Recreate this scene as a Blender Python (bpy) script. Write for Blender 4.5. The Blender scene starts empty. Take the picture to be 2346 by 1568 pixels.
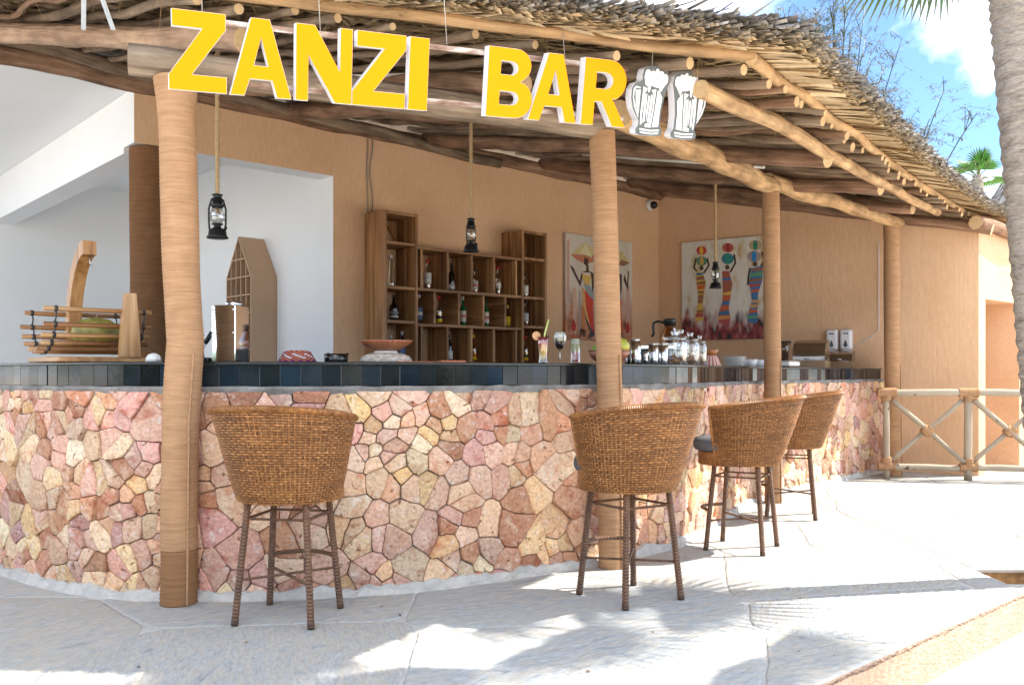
import bpy, math, random
import numpy as np
from mathutils import Vector, Matrix, noise as mnoise
from mathutils.geometry import tessellate_polygon
R = math.radians
random.seed(11); rng = np.random.default_rng(5)
scene = bpy.context.scene
COL = scene.collection

# ------------------------------------------------------------------ camera, sky, sun, exposure
CAM_H = 1.14; F = 2050.0; HOR = 855.0        # focal length and horizon in a 2346 px wide frame
cam_d = bpy.data.cameras.new('camera'); cam = bpy.data.objects.new('camera', cam_d); COL.objects.link(cam)
cam.location = (0, 0, CAM_H); cam.rotation_euler = (R(90), 0, 0)
cam_d.sensor_width = 36; cam_d.lens = 36*F/2346; cam_d.shift_y = (HOR-784)/2346
cam_d.clip_start = .05; cam_d.clip_end = 2000
scene.camera = cam
CLOUD_OFF = (-14.4, 15.1, 0)
SUN_EL = R(51); SUN_H = Vector((.975, .22)).normalized()
SUN = Vector((SUN_H.x*math.cos(SUN_EL), SUN_H.y*math.cos(SUN_EL), math.sin(SUN_EL)))
world = bpy.data.worlds.new('World'); scene.world = world; world.use_nodes = True
wn, wl = world.node_tree.nodes, world.node_tree.links
bg = wn['Background']; bg.inputs['Strength'].default_value = .15
sky = wn.new('ShaderNodeTexSky'); sky.sky_type = 'NISHITA'; sky.sun_disc = False
sky.sun_elevation = SUN_EL; sky.sun_rotation = math.atan2(SUN.x, SUN.y); sky.air_density = 1.0; sky.dust_density = .3; sky.ozone_density = 2
tc = wn.new('ShaderNodeTexCoord')
sep = wn.new('ShaderNodeSeparateXYZ'); wl.new(tc.outputs['Generated'], sep.inputs[0])
mz = wn.new('ShaderNodeMath'); mz.operation = 'MAXIMUM'; mz.inputs[1].default_value = 0.0; wl.new(sep.outputs['Z'], mz.inputs[0])
az = wn.new('ShaderNodeMath'); az.inputs[1].default_value = .16; wl.new(mz.outputs[0], az.inputs[0])
cmb = wn.new('ShaderNodeCombineXYZ')
for k in 'XY':
    dv = wn.new('ShaderNodeMath'); dv.operation = 'DIVIDE'; wl.new(sep.outputs[k], dv.inputs[0]); wl.new(az.outputs[0], dv.inputs[1])
    wl.new(dv.outputs[0], cmb.inputs[k])
cn = wn.new('ShaderNodeTexNoise'); cn.inputs['Scale'].default_value = 1.15; cn.inputs['Detail'].default_value = 7; cn.inputs['Roughness'].default_value = .55
cn.inputs['Distortion'].default_value = .25
cmp = wn.new('ShaderNodeMapping'); cmp.inputs['Location'].default_value = CLOUD_OFF; cmp.inputs['Scale'].default_value = (1, .55, 1); wl.new(cmb.outputs[0], cmp.inputs[0]); wl.new(cmp.outputs[0], cn.inputs['Vector'])
cr = wn.new('ShaderNodeValToRGB'); cr.color_ramp.elements[0].position = .43; cr.color_ramp.elements[1].position = .61
wl.new(cn.outputs['Fac'], cr.inputs[0])
cmx = wn.new('ShaderNodeMix'); cmx.data_type = 'RGBA'
wl.new(cr.outputs[0], cmx.inputs[0]); skt = wn.new('ShaderNodeMix'); skt.data_type = 'RGBA'; skt.blend_type = 'MULTIPLY'; skt.inputs[0].default_value = 1; skt.inputs[7].default_value = (.40, .48, .57, 1); wl.new(sky.outputs[0], skt.inputs[6]); wl.new(skt.outputs[2], cmx.inputs[6]); cmx.inputs[7].default_value = (8.6, 8.9, 9.4, 1)
wl.new(cmx.outputs[2], bg.inputs['Color'])
sd = bpy.data.lights.new('sun', 'SUN'); sd.energy = 4.0; sd.angle = R(.55); sd.color = (1, .93, .82)
so = bpy.data.objects.new('sun', sd); COL.objects.link(so); so.location = (6, 3, 12)
so.rotation_euler = SUN.to_track_quat('Z', 'Y').to_euler()
vs = scene.view_settings; vs.view_transform = 'Standard'; vs.look = 'None'; vs.gamma = 1; vs.exposure = 1.65
scene.render.engine = 'CYCLES'
scene.cycles.max_bounces = 8; scene.cycles.transparent_max_bounces = 16; scene.cycles.diffuse_bounces = 5

# ------------------------------------------------------------------ helpers
def at(u, v, Z): return Vector(((u-1173)*Z/F, Z, CAM_H+(HOR-v)*Z/F))
def tag(o, label=None, cat=None, group=None, kind=None):
    if label: o['label'] = label
    if cat: o['category'] = cat
    if group: o['group'] = group
    if kind: o['kind'] = kind
    return o
def thing(name, label, cat, loc=(0, 0, 0), rz=0, group=None):
    o = bpy.data.objects.new(name, None); COL.objects.link(o); o.empty_display_size = .1
    o.location = loc; o.rotation_euler = (0, 0, rz)
    return tag(o, label, cat, group)
def copy_tree(o, parent=None):
    c = o.copy(); COL.objects.link(c); c.parent = parent
    for ch in list(o.children): copy_tree(ch, c)
    return c
def rv(a, b): return random.uniform(a, b)
def roff(): return (rv(-50, 50), rv(-50, 50), rv(-50, 50))

class MB:
    def __init__(s): s.V, s.F, s.MI, s.G, s.C, s.S = [], [], [], [], [], []
    def add(s, verts, faces, mi=0, gc=None, col=(1, 1, 1), smooth=False):
        b = len(s.V); verts = [tuple(v) for v in verts]; s.V += verts
        s.G += [tuple(g) for g in gc] if gc is not None else verts
        s.C += [col]*len(verts) if not isinstance(col, list) else col
        for f in faces: s.F.append([i+b for i in f])
        s.MI += mi if isinstance(mi, list) else [mi]*len(faces)
        s.S += smooth if isinstance(smooth, list) else [smooth]*len(faces)
        return s
    def box(s, c, size, mi=0, rz=0, bev=0, M=None, col=(1, 1, 1), off=None):
        sx, sy, sz = [k/2 for k in size]; b = min(bev, sx*.9, sy*.9, sz*.9)
        off = roff() if off is None else off; ax = max(range(3), key=lambda i: size[i])
        vs_, fs = [], []
        if b <= 0:
            vs_ = [(x*sx, y*sy, z*sz) for x in (-1, 1) for y in (-1, 1) for z in (-1, 1)]
            fs = [(0, 1, 3, 2), (4, 6, 7, 5), (0, 4, 5, 1), (2, 3, 7, 6), (0, 2, 6, 4), (1, 5, 7, 3)]
        else:
            idx = {}
            for x in (-1, 1):
                for y in (-1, 1):
                    for z in (-1, 1):
                        for k in range(3):
                            p = [x*sx, y*sy, z*sz]
                            for j in range(3):
                                if j != k: p[j] -= b*(x, y, z)[j]
                            idx[x, y, z, k] = len(vs_); vs_.append(tuple(p))
            for k in range(3):
                i, j = (k+1) % 3, (k+2) % 3
                for sg in (-1, 1):
                    q = []
                    for (a, c2) in ((-1, -1), (1, -1), (1, 1), (-1, 1)):
                        t = [0, 0, 0]; t[k] = sg; t[i] = a; t[j] = c2; q.append(idx[t[0], t[1], t[2], k])
                    fs.append(q if sg > 0 else q[::-1])
                for a in (-1, 1):
                    for c2 in (-1, 1):
                        t0 = [0, 0, 0]; t0[k] = -1; t0[i] = a; t0[j] = c2; t1 = t0[:]; t1[k] = 1
                        q = [idx[(*t0, i)], idx[(*t1, i)], idx[(*t1, j)], idx[(*t0, j)]]
                        fs.append(q if a*c2 < 0 else q[::-1])
            for x in (-1, 1):
                for y in (-1, 1):
                    for z in (-1, 1):
                        q = [idx[x, y, z, 0], idx[x, y, z, 1], idx[x, y, z, 2]]
                        fs.append(q if x*y*z > 0 else q[::-1])
        g = []
        for p in vs_:
            l = [p[(ax+1) % 3], p[(ax+2) % 3], p[ax]]; g.append((l[0]+off[0], l[1]+off[1], l[2]+off[2]))
        if M is None: M = Matrix.Translation(c) @ Matrix.Rotation(rz, 4, 'Z')
        else: M = Matrix.Translation(c) @ M.to_4x4()
        return s.add([M @ Vector(p) for p in vs_], fs, mi, g, col)
    def tube(s, pts, r, seg=8, mi=0, cap=True, capmi=None, col=(1, 1, 1), smooth=True, off=None):
        pts = [Vector(p) for p in pts]; n = len(pts); rr = r if isinstance(r, (list, tuple)) else [r]*n
        off = roff() if off is None else off
        T = []
        for i in range(n):
            t = pts[min(i+1, n-1)]-pts[max(i-1, 0)]; T.append(t.normalized() if t.length > 1e-9 else Vector((0, 0, 1)))
        a = Vector((0, 0, 1)) if abs(T[0].z) < .9 else Vector((1, 0, 0))
        nx = T[0].cross(a).normalized(); vs_, g, fs, ln = [], [], [], 0
        for i in range(n):
            if i: ln += (pts[i]-pts[i-1]).length
            nx = (nx-T[i]*nx.dot(T[i])).normalized(); ny = T[i].cross(nx)
            for k in range(seg):
                an = 2*math.pi*k/seg; ca, sa = math.cos(an)*rr[i], math.sin(an)*rr[i]
                vs_.append(pts[i]+nx*ca+ny*sa); g.append((ca+off[0], sa+off[1], ln+off[2]))
        for i in range(n-1):
            for k in range(seg):
                k2 = (k+1) % seg; fs.append((i*seg+k, i*seg+k2, (i+1)*seg+k2, (i+1)*seg+k))
        mis = [mi]*len(fs); sm = [smooth]*len(fs)
        if cap:
            cm = mi if capmi is None else capmi
            fs += [tuple(range(seg-1, -1, -1)), tuple(range((n-1)*seg, n*seg))]; mis += [cm, cm]; sm += [False, False]
        return s.add(vs_, fs, mis, g, col, sm)
    def lathe(s, prof, c=(0, 0, 0), seg=16, mi=0, smooth=True, M=None, sc=(1, 1), col=(1, 1, 1)):
        vs_, fs, mis = [], [], []; c = Vector(c)
        for (r_, z) in prof:
            for k in range(seg):
                a = 2*math.pi*k/seg; p = Vector((r_*math.cos(a)*sc[0], r_*math.sin(a)*sc[1], z))
                vs_.append((M @ p if M is not None else p)+c)
        for i in range(len(prof)-1):
            for k in range(seg):
                k2 = (k+1) % seg; fs.append((i*seg+k, i*seg+k2, (i+1)*seg+k2, (i+1)*seg+k))
                mis.append(mi[i] if isinstance(mi, list) else mi)
        if prof[0][0] > 1e-4: fs.append(tuple(range(seg-1, -1, -1))); mis.append(mi[0] if isinstance(mi, list) else mi)
        if prof[-1][0] > 1e-4: fs.append(tuple(range((len(prof)-1)*seg, len(prof)*seg))); mis.append(mi[-1] if isinstance(mi, list) else mi)
        return s.add(vs_, fs, mis, None, col, smooth)
    def plate(s, outer, holes=(), y0=0, y1=.01, mi=0, mside=None, fn=None):
        """outline in (x,z), from y0 (front) to y1 (back)"""
        loops = [list(outer)]+[list(h) for h in holes]; flat = [p for l in loops for p in l]; n = len(flat)
        tri = tessellate_polygon([[Vector((p[0], p[1], 0)) for p in l] for l in loops])
        fn = fn or (lambda x, y, z: (x, y, z))
        vs_ = [fn(p[0], y0, p[1]) for p in flat]+[fn(p[0], y1, p[1]) for p in flat]
        fs, mis = [], []; ms = mi if mside is None else mside
        for t in tri:
            a, b, c = [flat[i] for i in t]
            cr_ = (b[0]-a[0])*(c[1]-a[1])-(b[1]-a[1])*(c[0]-a[0]); t = list(t) if cr_ > 0 else list(t)[::-1]
            fs.append(t); mis.append(mi); fs.append([i+n for i in t[::-1]]); mis.append(ms)
        b = 0
        for l in loops:
            m = len(l); area = sum(l[i][0]*l[(i+1) % m][1]-l[(i+1) % m][0]*l[i][1] for i in range(m))
            for i in range(m):
                j = (i+1) % m; q = [b+i, b+i+n, b+j+n, b+j]
                ccw = area > 0
                if l is not loops[0]: ccw = not ccw
                fs.append(q if ccw else q[::-1]); mis.append(ms)
            b += m
        return s.add(vs_, fs, mis)
    def build(s, name, mats, parent=None, loc=None, rz=None, kind=None):
        return mesh_obj(name, np.array(s.V, dtype=np.float32), s.F, s.MI, s.G, s.C, s.S, mats, parent, loc, rz, kind)

def mesh_obj(name, V, Fc, MI, G, C, S, mats, parent=None, loc=None, rz=None, kind=None):
    me = bpy.data.meshes.new(name)
    nv = len(V); ls = np.fromiter((len(f) for f in Fc), dtype=np.int32, count=len(Fc))
    lv = np.fromiter((i for f in Fc for i in f), dtype=np.int32, count=int(ls.sum()))
    me.vertices.add(nv); me.vertices.foreach_set('co', np.asarray(V, dtype=np.float32).ravel())
    me.loops.add(len(lv)); me.loops.foreach_set('vertex_index', lv)
    me.polygons.add(len(ls)); st = np.zeros(len(ls), dtype=np.int32); st[1:] = np.cumsum(ls)[:-1]
    me.polygons.foreach_set('loop_start', st); me.polygons.foreach_set('loop_total', ls)
    if MI is not None: me.polygons.foreach_set('material_index', np.asarray(MI, dtype=np.int32))
    if S is not None: me.polygons.foreach_set('use_smooth', np.asarray(S, dtype=bool))
    g = me.attributes.new('gc', 'FLOAT_VECTOR', 'POINT'); g.data.foreach_set('vector', np.asarray(V if G is None else G, dtype=np.float32).ravel())
    if C is not None:
        ca = np.ones((nv, 4), dtype=np.float32); ca[:, :3] = np.asarray(C, dtype=np.float32)
        a = me.attributes.new('col', 'FLOAT_COLOR', 'POINT'); a.data.foreach_set('color', ca.ravel())
    me.update(calc_edges=True); me.validate()
    for m in (mats if isinstance(mats, (list, tuple)) else [mats]): me.materials.append(m)
    o = bpy.data.objects.new(name, me); COL.objects.link(o)
    if parent is not None: o.parent = parent
    if loc is not None: o.location = loc
    if rz is not None: o.rotation_euler = (0, 0, rz)
    if kind: o['kind'] = kind
    return o

# ------------------------------------------------------------------ materials
def ramp(nt, fac, stops):
    r = nt.nodes.new('ShaderNodeValToRGB'); e = r.color_ramp.elements
    while len(e) < len(stops): e.new(.5)
    for i, (p, c) in enumerate(stops): e[i].position = p; e[i].color = (*c, 1)
    nt.links.new(fac, r.inputs[0]); return r.outputs[0]
def mixc(nt, kind, fac, a, b):
    m = nt.nodes.new('ShaderNodeMix'); m.data_type = 'RGBA'; m.blend_type = kind
    for sck, val in ((m.inputs[0], fac), (m.inputs[6], a), (m.inputs[7], b)):
        if isinstance(val, (int, float)): sck.default_value = val
        elif isinstance(val, tuple): sck.default_value = (*val, 1)
        else: nt.links.new(val, sck)
    return m.outputs[2]
def tex(nt, vec, scale, stretch=(1, 1, 1), detail=5, rough=.55, dist=0):
    mp = nt.nodes.new('ShaderNodeMapping'); mp.inputs['Scale'].default_value = stretch; nt.links.new(vec, mp.inputs[0])
    n = nt.nodes.new('ShaderNodeTexNoise'); n.inputs['Scale'].default_value = scale; n.inputs['Detail'].default_value = detail
    n.inputs['Roughness'].default_value = rough; n.inputs['Distortion'].default_value = dist
    nt.links.new(mp.outputs[0], n.inputs['Vector']); return n.outputs['Fac']
def mat(name, stops, scale=6, stretch=(1, 1, 1), rough=.65, bump=.25, bscale=None, bstretch=None, bdist=.01, metal=0, coat=0,
        usecol=False, fine=None, spec=.5, dist=0, trans=0, two=None):
    m = bpy.data.materials.new(name); m.use_nodes = True; nt = m.node_tree; b = nt.nodes['Principled BSDF']
    at_ = nt.nodes.new('ShaderNodeAttribute'); at_.attribute_name = 'gc'; vec = at_.outputs['Vector']
    if len(stops) == 1 and not usecol and not fine: b.inputs['Base Color'].default_value = (*stops[0][1], 1); c = None
    else:
        c = ramp(nt, tex(nt, vec, scale, stretch, dist=dist), stops if len(stops) > 1 else [(0, stops[0][1]), (1, stops[0][1])])
        if usecol:
            ac = nt.nodes.new('ShaderNodeAttribute'); ac.attribute_name = 'col'; c = mixc(nt, 'MULTIPLY', 1.0, c, ac.outputs['Color'])
        if fine:   # (scale, amount, stretch): darker fine mottling
            f = ramp(nt, tex(nt, vec, fine[0], fine[2] if len(fine) > 2 else (1, 1, 1), detail=3), [(.3, (1-fine[1],)*3), (.65, (1, 1, 1))])
            c = mixc(nt, 'MULTIPLY', 1.0, c, f)
        if two:    # (scale, colour, low, high): patches of a second colour
            f2 = ramp(nt, tex(nt, vec, two[0], detail=6), [(two[2], (0, 0, 0)), (two[3], (1, 1, 1))])
            c = mixc(nt, 'MIX', f2, c, two[1])
        nt.links.new(c, b.inputs['Base Color'])
    b.inputs['Roughness'].default_value = rough; b.inputs['Metallic'].default_value = metal
    b.inputs['Coat Weight'].default_value = coat; b.inputs['Specular IOR Level'].default_value = spec
    b.inputs['Transmission Weight'].default_value = trans
    if bump:
        bp = nt.nodes.new('ShaderNodeBump'); bp.inputs['Strength'].default_value = bump; bp.inputs['Distance'].default_value = bdist
        nt.links.new(tex(nt, vec, bscale or scale*3, bstretch or stretch, detail=6), bp.inputs['Height']); nt.links.new(bp.outputs[0], b.inputs['Normal'])
    return m
def glassy(name, tint=(1, 1, 1), gloss=.12, alpha=0.0, col=(1, 1, 1)):
    m = bpy.data.materials.new(name); m.use_nodes = True; nt = m.node_tree; nt.nodes.remove(nt.nodes['Principled BSDF'])
    out = nt.nodes['Material Output']; tr = nt.nodes.new('ShaderNodeBsdfTransparent'); tr.inputs[0].default_value = (*tint, 1)
    gl = nt.nodes.new('ShaderNodeBsdfGlossy'); gl.inputs['Roughness'].default_value = .04; gl.inputs[0].default_value = (1, 1, 1, 1)
    fr = nt.nodes.new('ShaderNodeLayerWeight'); fr.inputs[0].default_value = .35
    mx = nt.nodes.new('ShaderNodeMixShader'); cl = nt.nodes.new('ShaderNodeMath'); cl.operation = 'MULTIPLY_ADD'
    nt.links.new(fr.outputs['Facing'], cl.inputs[0]); cl.inputs[1].default_value = .55; cl.inputs[2].default_value = gloss
    nt.links.new(cl.outputs[0], mx.inputs[0]); nt.links.new(tr.outputs[0], mx.inputs[1]); nt.links.new(gl.outputs[0], mx.inputs[2])
    last = mx
    if alpha:
        df = nt.nodes.new('ShaderNodeBsdfDiffuse'); df.inputs[0].default_value = (*col, 1); m2 = nt.nodes.new('ShaderNodeMixShader'); m2.inputs[0].default_value = alpha
        nt.links.new(mx.outputs[0], m2.inputs[1]); nt.links.new(df.outputs[0], m2.inputs[2]); last = m2
    nt.links.new(last.outputs[0], out.inputs[0]); return m
V1 = (1, 1, 1)
M_plaster = mat('peach_plaster', [(.3, (.675, .42, .25)), (.5, (.73, .47, .287)), (.7, (.77, .51, .325))], 1.1, rough=.9, bump=.55, bscale=22, bstretch=(1, 1, .16), bdist=.012, fine=(40, .1, (1, 1, .25)), spec=.2)
M_white = mat('white_paint', [(.3, (.84, .85, .86)), (.7, (.88, .885, .89))], 1.5, rough=.7, bump=.06, bscale=30, spec=.3)
M_mortar = mat('mortar', [(.3, (.13, .12, .11)), (.7, (.30, .29, .275))], 9, rough=.95, bump=.8, bscale=55, spec=.1)
M_cement = mat('cement_skirting', [(.3, (.42, .40, .37)), (.7, (.58, .555, .51))], 12, rough=.95, bump=.8, bscale=45, bdist=.015, spec=.1)
def stone_mat():
    m = bpy.data.materials.new('wall_stone'); m.use_nodes = True; nt = m.node_tree; b = nt.nodes['Principled BSDF']
    a = nt.nodes.new('ShaderNodeAttribute'); a.attribute_name = 'gc'; v = a.outputs['Vector']; ac = nt.nodes.new('ShaderNodeAttribute'); ac.attribute_name = 'col'
    rust = mixc(nt, 'MULTIPLY', 1.0, ac.outputs['Color'], (.74, .50, .42)); cream = (.80, .67, .51); pale = (.78, .70, .67)
    BW = lambda lo, hi: [(lo, (0, 0, 0)), (hi, (1, 1, 1))]
    c = mixc(nt, 'MIX', ramp(nt, tex(nt, v, 9, dist=1.2), BW(.52, .70)), ac.outputs['Color'], rust)
    f = ramp(nt, tex(nt, v, 7, (1.3, .8, 1), dist=.8), [(.55, (0, 0, 0)), (.72, (.55, .55, .55))]); c = mixc(nt, 'MIX', f, c, cream)
    f = ramp(nt, tex(nt, v, 16, detail=8, rough=.7), [(.57, (0, 0, 0)), (.70, (.85, .85, .85))]); c = mixc(nt, 'MIX', f, c, pale)
    c = mixc(nt, 'MULTIPLY', 1.0, c, ramp(nt, tex(nt, v, 60, detail=4), [(.3, (.72, .70, .68)), (.6, (1.05, 1.05, 1.05))]))
    c = mixc(nt, 'MULTIPLY', 1.0, c, ramp(nt, tex(nt, v, 30, detail=2, dist=.5), [(.27, (.35, .27, .22)), (.34, (1, 1, 1))]))
    nt.links.new(c, b.inputs['Base Color']); b.inputs['Roughness'].default_value = .85; b.inputs['Specular IOR Level'].default_value = .25
    bp = nt.nodes.new('ShaderNodeBump'); bp.inputs['Strength'].default_value = 1; bp.inputs['Distance'].default_value = .02
    nt.links.new(tex(nt, v, 26, detail=8, rough=.62), bp.inputs['Height']); nt.links.new(bp.outputs[0], b.inputs['Normal']); return m
M_stone = stone_mat()
M_slab = mat('flagstone', [(.25, (.285, .30, .295)), (.40, (.41, .425, .42)), (.5, (.46, .435, .385)), (.58, (.385, .40, .395)), (.75, (.51, .52, .51))], 1.9, stretch=(1, 2.6, 1), rough=.8, bump=.8, bscale=8, bstretch=(1, 3, 1), bdist=.02, usecol=True, fine=(22, .22, (1, 3.5, 1)), dist=2.4, spec=.3)
M_joint = mat('paving_joint', [(.3, (.40, .39, .37)), (.7, (.50, .485, .46))], 14, rough=.95, bump=.6, bscale=50, spec=.1)
M_sand = mat('sand', [(.3, (.70, .64, .55)), (.7, (.78, .72, .63))], 3, rough=.95, bump=.5, bscale=60, fine=(90, .15), spec=.1)
M_kerb = mat('kerb_plaster', [(.3, (.54, .37, .27)), (.7, (.66, .475, .355))], 5, rough=.95, bump=1.0, bscale=38, bstretch=(1, 1, 2.2), bdist=.03, fine=(50, .2), spec=.1)
M_jute = mat('jute_rope', [(.3, (.36, .20, .105)), (.5, (.43, .25, .135)), (.7, (.49, .295, .165))], 60, stretch=(.1, .1, 1.6), rough=.95, bump=.35, bscale=140, bstretch=(1, 1, .6), bdist=.004, fine=(14, .12), spec=.1)
M_jute_dk = mat('jute_dark', [(.3, (.18, .09, .045)), (.7, (.24, .125, .062))], 60, stretch=(.1, .1, 1.6), rough=.95, bump=.4, bscale=140, bdist=.006, fine=(10, .15), spec=.1)
M_jute_base = mat('jute_base', [(.3, (.22, .112, .052)), (.7, (.30, .16, .078))], 60, stretch=(.1, .1, 1.6), rough=.95, bump=.4, bscale=140, bdist=.006, spec=.1)
M_rope = mat('hemp_rope', [(.3, (.36, .24, .13)), (.7, (.50, .36, .21))], 60, rough=.95, bump=.7, bscale=180, bdist=.004, spec=.1)
def logmat(n, a, b, c):
    a, b, c = [tuple(min(.8, k*1.3) for k in q) for q in (a, b, c)]
    return mat(n, [(.25, a), (.5, b), (.75, c)], 22, stretch=(1, 1, .07), rough=.85, bump=1.0, bscale=34, bstretch=(1, 1, .14), bdist=.02, fine=(9, .55, (1, 1, .4)), spec=.2, dist=.8)
M_log_red = logmat('log_red_brown', (.16, .088, .054), (.26, .152, .096), (.37, .24, .16))
M_log_pink = logmat('log_pale', (.34, .22, .15), (.46, .31, .215), (.54, .38, .27))
M_log_dark = logmat('log_dark', (.13, .09, .06), (.22, .155, .105), (.32, .235, .165))
M_log_tan = logmat('log_tan', (.30, .175, .085), (.46, .29, .15), (.56, .38, .21))
M_log_grey = logmat('log_grey_brown', (.16, .115, .08), (.26, .195, .14), (.36, .28, .205))
M_log_white = mat('peeled_pole', [(.3, (.27, .215, .16)), (.6, (.40, .335, .25)), (.8, (.49, .42, .335))], 14, stretch=(1, 1, .1), rough=.8, bump=.8, bscale=26, bstretch=(1, 1, .12), bdist=.012, two=(11, (.10, .07, .05), .66, .69), spec=.3)
M_end = mat('log_end', [(.3, (.48, .32, .17)), (.7, (.6, .43, .25))], 30, rough=.9, bump=.3, spec=.1)
M_teak = mat('teak_board', [(.28, (.10, .038, .011)), (.43, (.27, .12, .040)), (.56, (.41, .20, .075)), (.72, (.58, .35, .16))], 17, stretch=(1, 1, .045), rough=.5, bump=.15, bscale=60, bstretch=(1, 1, .05), fine=(5, .4, (1, 1, .3)), dist=.5)
M_teak_lt = mat('light_teak', [(.28, (.17, .07, .022)), (.45, (.34, .165, .06)), (.6, (.45, .25, .10)), (.8, (.60, .39, .19))], 16, stretch=(1, 1, .06), rough=.42, bump=.1, bscale=60, bstretch=(1, 1, .05), dist=.5, coat=.2)
M_thatch = mat('thatch', [(.2, (.8, .8, .8)), (.8, (1.1, 1.1, 1.1))], 25, rough=.85, bump=0, usecol=True, spec=.2)
M_grout = mat('tile_grout', [(0, (.30, .30, .29))], rough=.9, bump=0)
M_tile = mat('black_tile', [(.3, (.008, .012, .016)), (.7, (.018, .024, .030))], 5, rough=.07, spec=.32, bump=.02, bscale=40, usecol=True, fine=(60, .3))
M_black_top = mat('black_worktop', [(.3, (.012, .014, .016)), (.7, (.03, .033, .036))], 6, rough=.22, bump=.05, fine=(80, .3))
M_yellow = mat('yellow_acrylic', [(0, (.92, .30, .0))], rough=.5, bump=0, spec=.12)
M_signwhite = mat('white_acrylic', [(0, (.80, .79, .82))], rough=.4, bump=0)
M_signgrey = mat('grey_vinyl', [(0, (.105, .12, .12))], rough=.45, bump=0)
M_rust = mat('rusty_channel', [(.35, (.13, .06, .04)), (.5, (.3, .2, .15)), (.65, (.55, .5, .45))], 28, stretch=(1, 1, .3), rough=.8, bump=.3)
M_pvc = mat('white_pvc', [(.3, (.55, .53, .48)), (.7, (.68, .66, .60))], 8, rough=.5, bump=0)
M_metal_blk = mat('black_metal', [(.3, (.008, .009, .010)), (.7, (.022, .023, .025))], 20, rough=.38, bump=.05, metal=.3)
M_wire = mat('dark_wire', [(0, (.03, .03, .03))], rough=.5, bump=0)
M_cable = mat('grey_cable', [(0, (.30, .27, .23))], rough=.7, bump=0)
M_steel = mat('brushed_steel', [(.3, (.62, .63, .64)), (.7, (.75, .76, .77))], 30, stretch=(1, 1, .05), rough=.16, bump=.02, metal=1)
M_glass = glassy('clear_glass', (.93, .95, .95), .10)
M_glass_l = glassy('lamp_glass', (.86, .88, .88), .16)
M_refl_cover = glassy('reflection_brown_cover', (.45, .36, .29), .12, .25, (.25, .17, .11))  # brown tint paints in the reflections on the glass display covers
M_wick_a = mat('rattan', [(.25, (.14, .048, .014)), (.5, (.34, .14, .042)), (.75, (.53, .27, .095))], 60, rough=.45, bump=.15, bscale=160, fine=(5, .55), coat=.05, spec=.3)
M_wick_b = mat('rattan_dark', [(.3, (.035, .014, .006)), (.7, (.07, .03, .012))], 40, rough=.5, bump=.2)
M_wick_leg = mat('rattan_leg', [(.3, (.085, .036, .016)), (.7, (.18, .085, .038))], 60, stretch=(1, 1, .5), rough=.5, bump=.25, fine=(9, .35), coat=.05)
M_cushion = mat('grey_cushion', [(.3, (.085, .09, .10)), (.7, (.14, .145, .16))], 180, rough=.95, bump=.6, bscale=260, bdist=.003, spec=.1)
M_trunk = mat('palm_bark', [(.3, (.25, .21, .175)), (.5, (.40, .35, .30)), (.75, (.50, .45, .395))], 9, stretch=(1, 1, 3.2), rough=.95, bump=1, bscale=20, bstretch=(.6, .6, 3.0), bdist=.03, fine=(40, .3, (1, 1, 3)), spec=.1, dist=.8)
M_leaf = mat('leaf', [(.2, (.8, .8, .8)), (.8, (1.2, 1.2, 1.2))], 12, rough=.5, bump=0, usecol=True, spec=.4)
M_door = mat('grey_door', [(.3, (.42, .45, .48)), (.7, (.46, .49, .52))], 2, rough=.5, bump=.03)
# ------------------------------------------------------------------ plan of the place
TH1 = math.atan2(.671, .741)                       # direction of the back wall
A1 = Vector((math.cos(TH1), math.sin(TH1))); N1 = Vector((math.sin(TH1), -math.cos(TH1)))
O1 = Vector((2.0, 12.2))                           # inner corner of the bar
C2 = Vector((5.19, 9.95)); A2 = (C2-O1).normalized(); TH2 = math.atan2(A2.y, A2.x)
K0 = Vector((1.126, 3.28)); KD = Vector((.746, .666)).normalized(); KN = Vector((KD.y, -KD.x))
def dist1(x, y): return (x-O1.x)*N1.x+(y-O1.y)*N1.y
def lat(x, y): return x*A1.x+y*A1.y
def td(t, d):                                      # (lateral, outward) -> plan point
    t0 = lat(O1.x, O1.y); p = O1+A1*(t-t0)+N1*d; return p
SL = .222
def roof_h(d): return 3.72-SL*d                    # height of the thin rafters
def clip(poly, n, c):                              # keep n.p <= c
    out = []
    for i in range(len(poly)):
        a, b = poly[i], poly[(i+1) % len(poly)]; da = n[0]*a[0]+n[1]*a[1]-c; db = n[0]*b[0]+n[1]*b[1]-c
        if da <= 0: out.append(a)
        if da*db < 0: t = da/(da-db); out.append((a[0]+(b[0]-a[0])*t, a[1]+(b[1]-a[1])*t))
    return out
def area(p): return .5*sum(p[i][0]*p[(i+1) % len(p)][1]-p[(i+1) % len(p)][0]*p[i][1] for i in range(len(p)))
def voronoi(seeds, rect, reach):
    x0, y0, x1, y1 = rect; S = np.array(seeds); cells = []
    for i, (x, y) in enumerate(seeds):
        poly = [(x0, y0), (x1, y0), (x1, y1), (x0, y1)]
        d = np.hypot(S[:, 0]-x, S[:, 1]-y)
        for j in np.argsort(d)[1:26]:
            if d[j] > reach: break
            n = (S[j, 0]-x, S[j, 1]-y); mx, my = (S[j, 0]+x)/2, (S[j, 1]+y)/2
            poly = clip(poly, n, n[0]*mx+n[1]*my)
            if len(poly) < 3: break
        cells.append(poly)
    return cells
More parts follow.
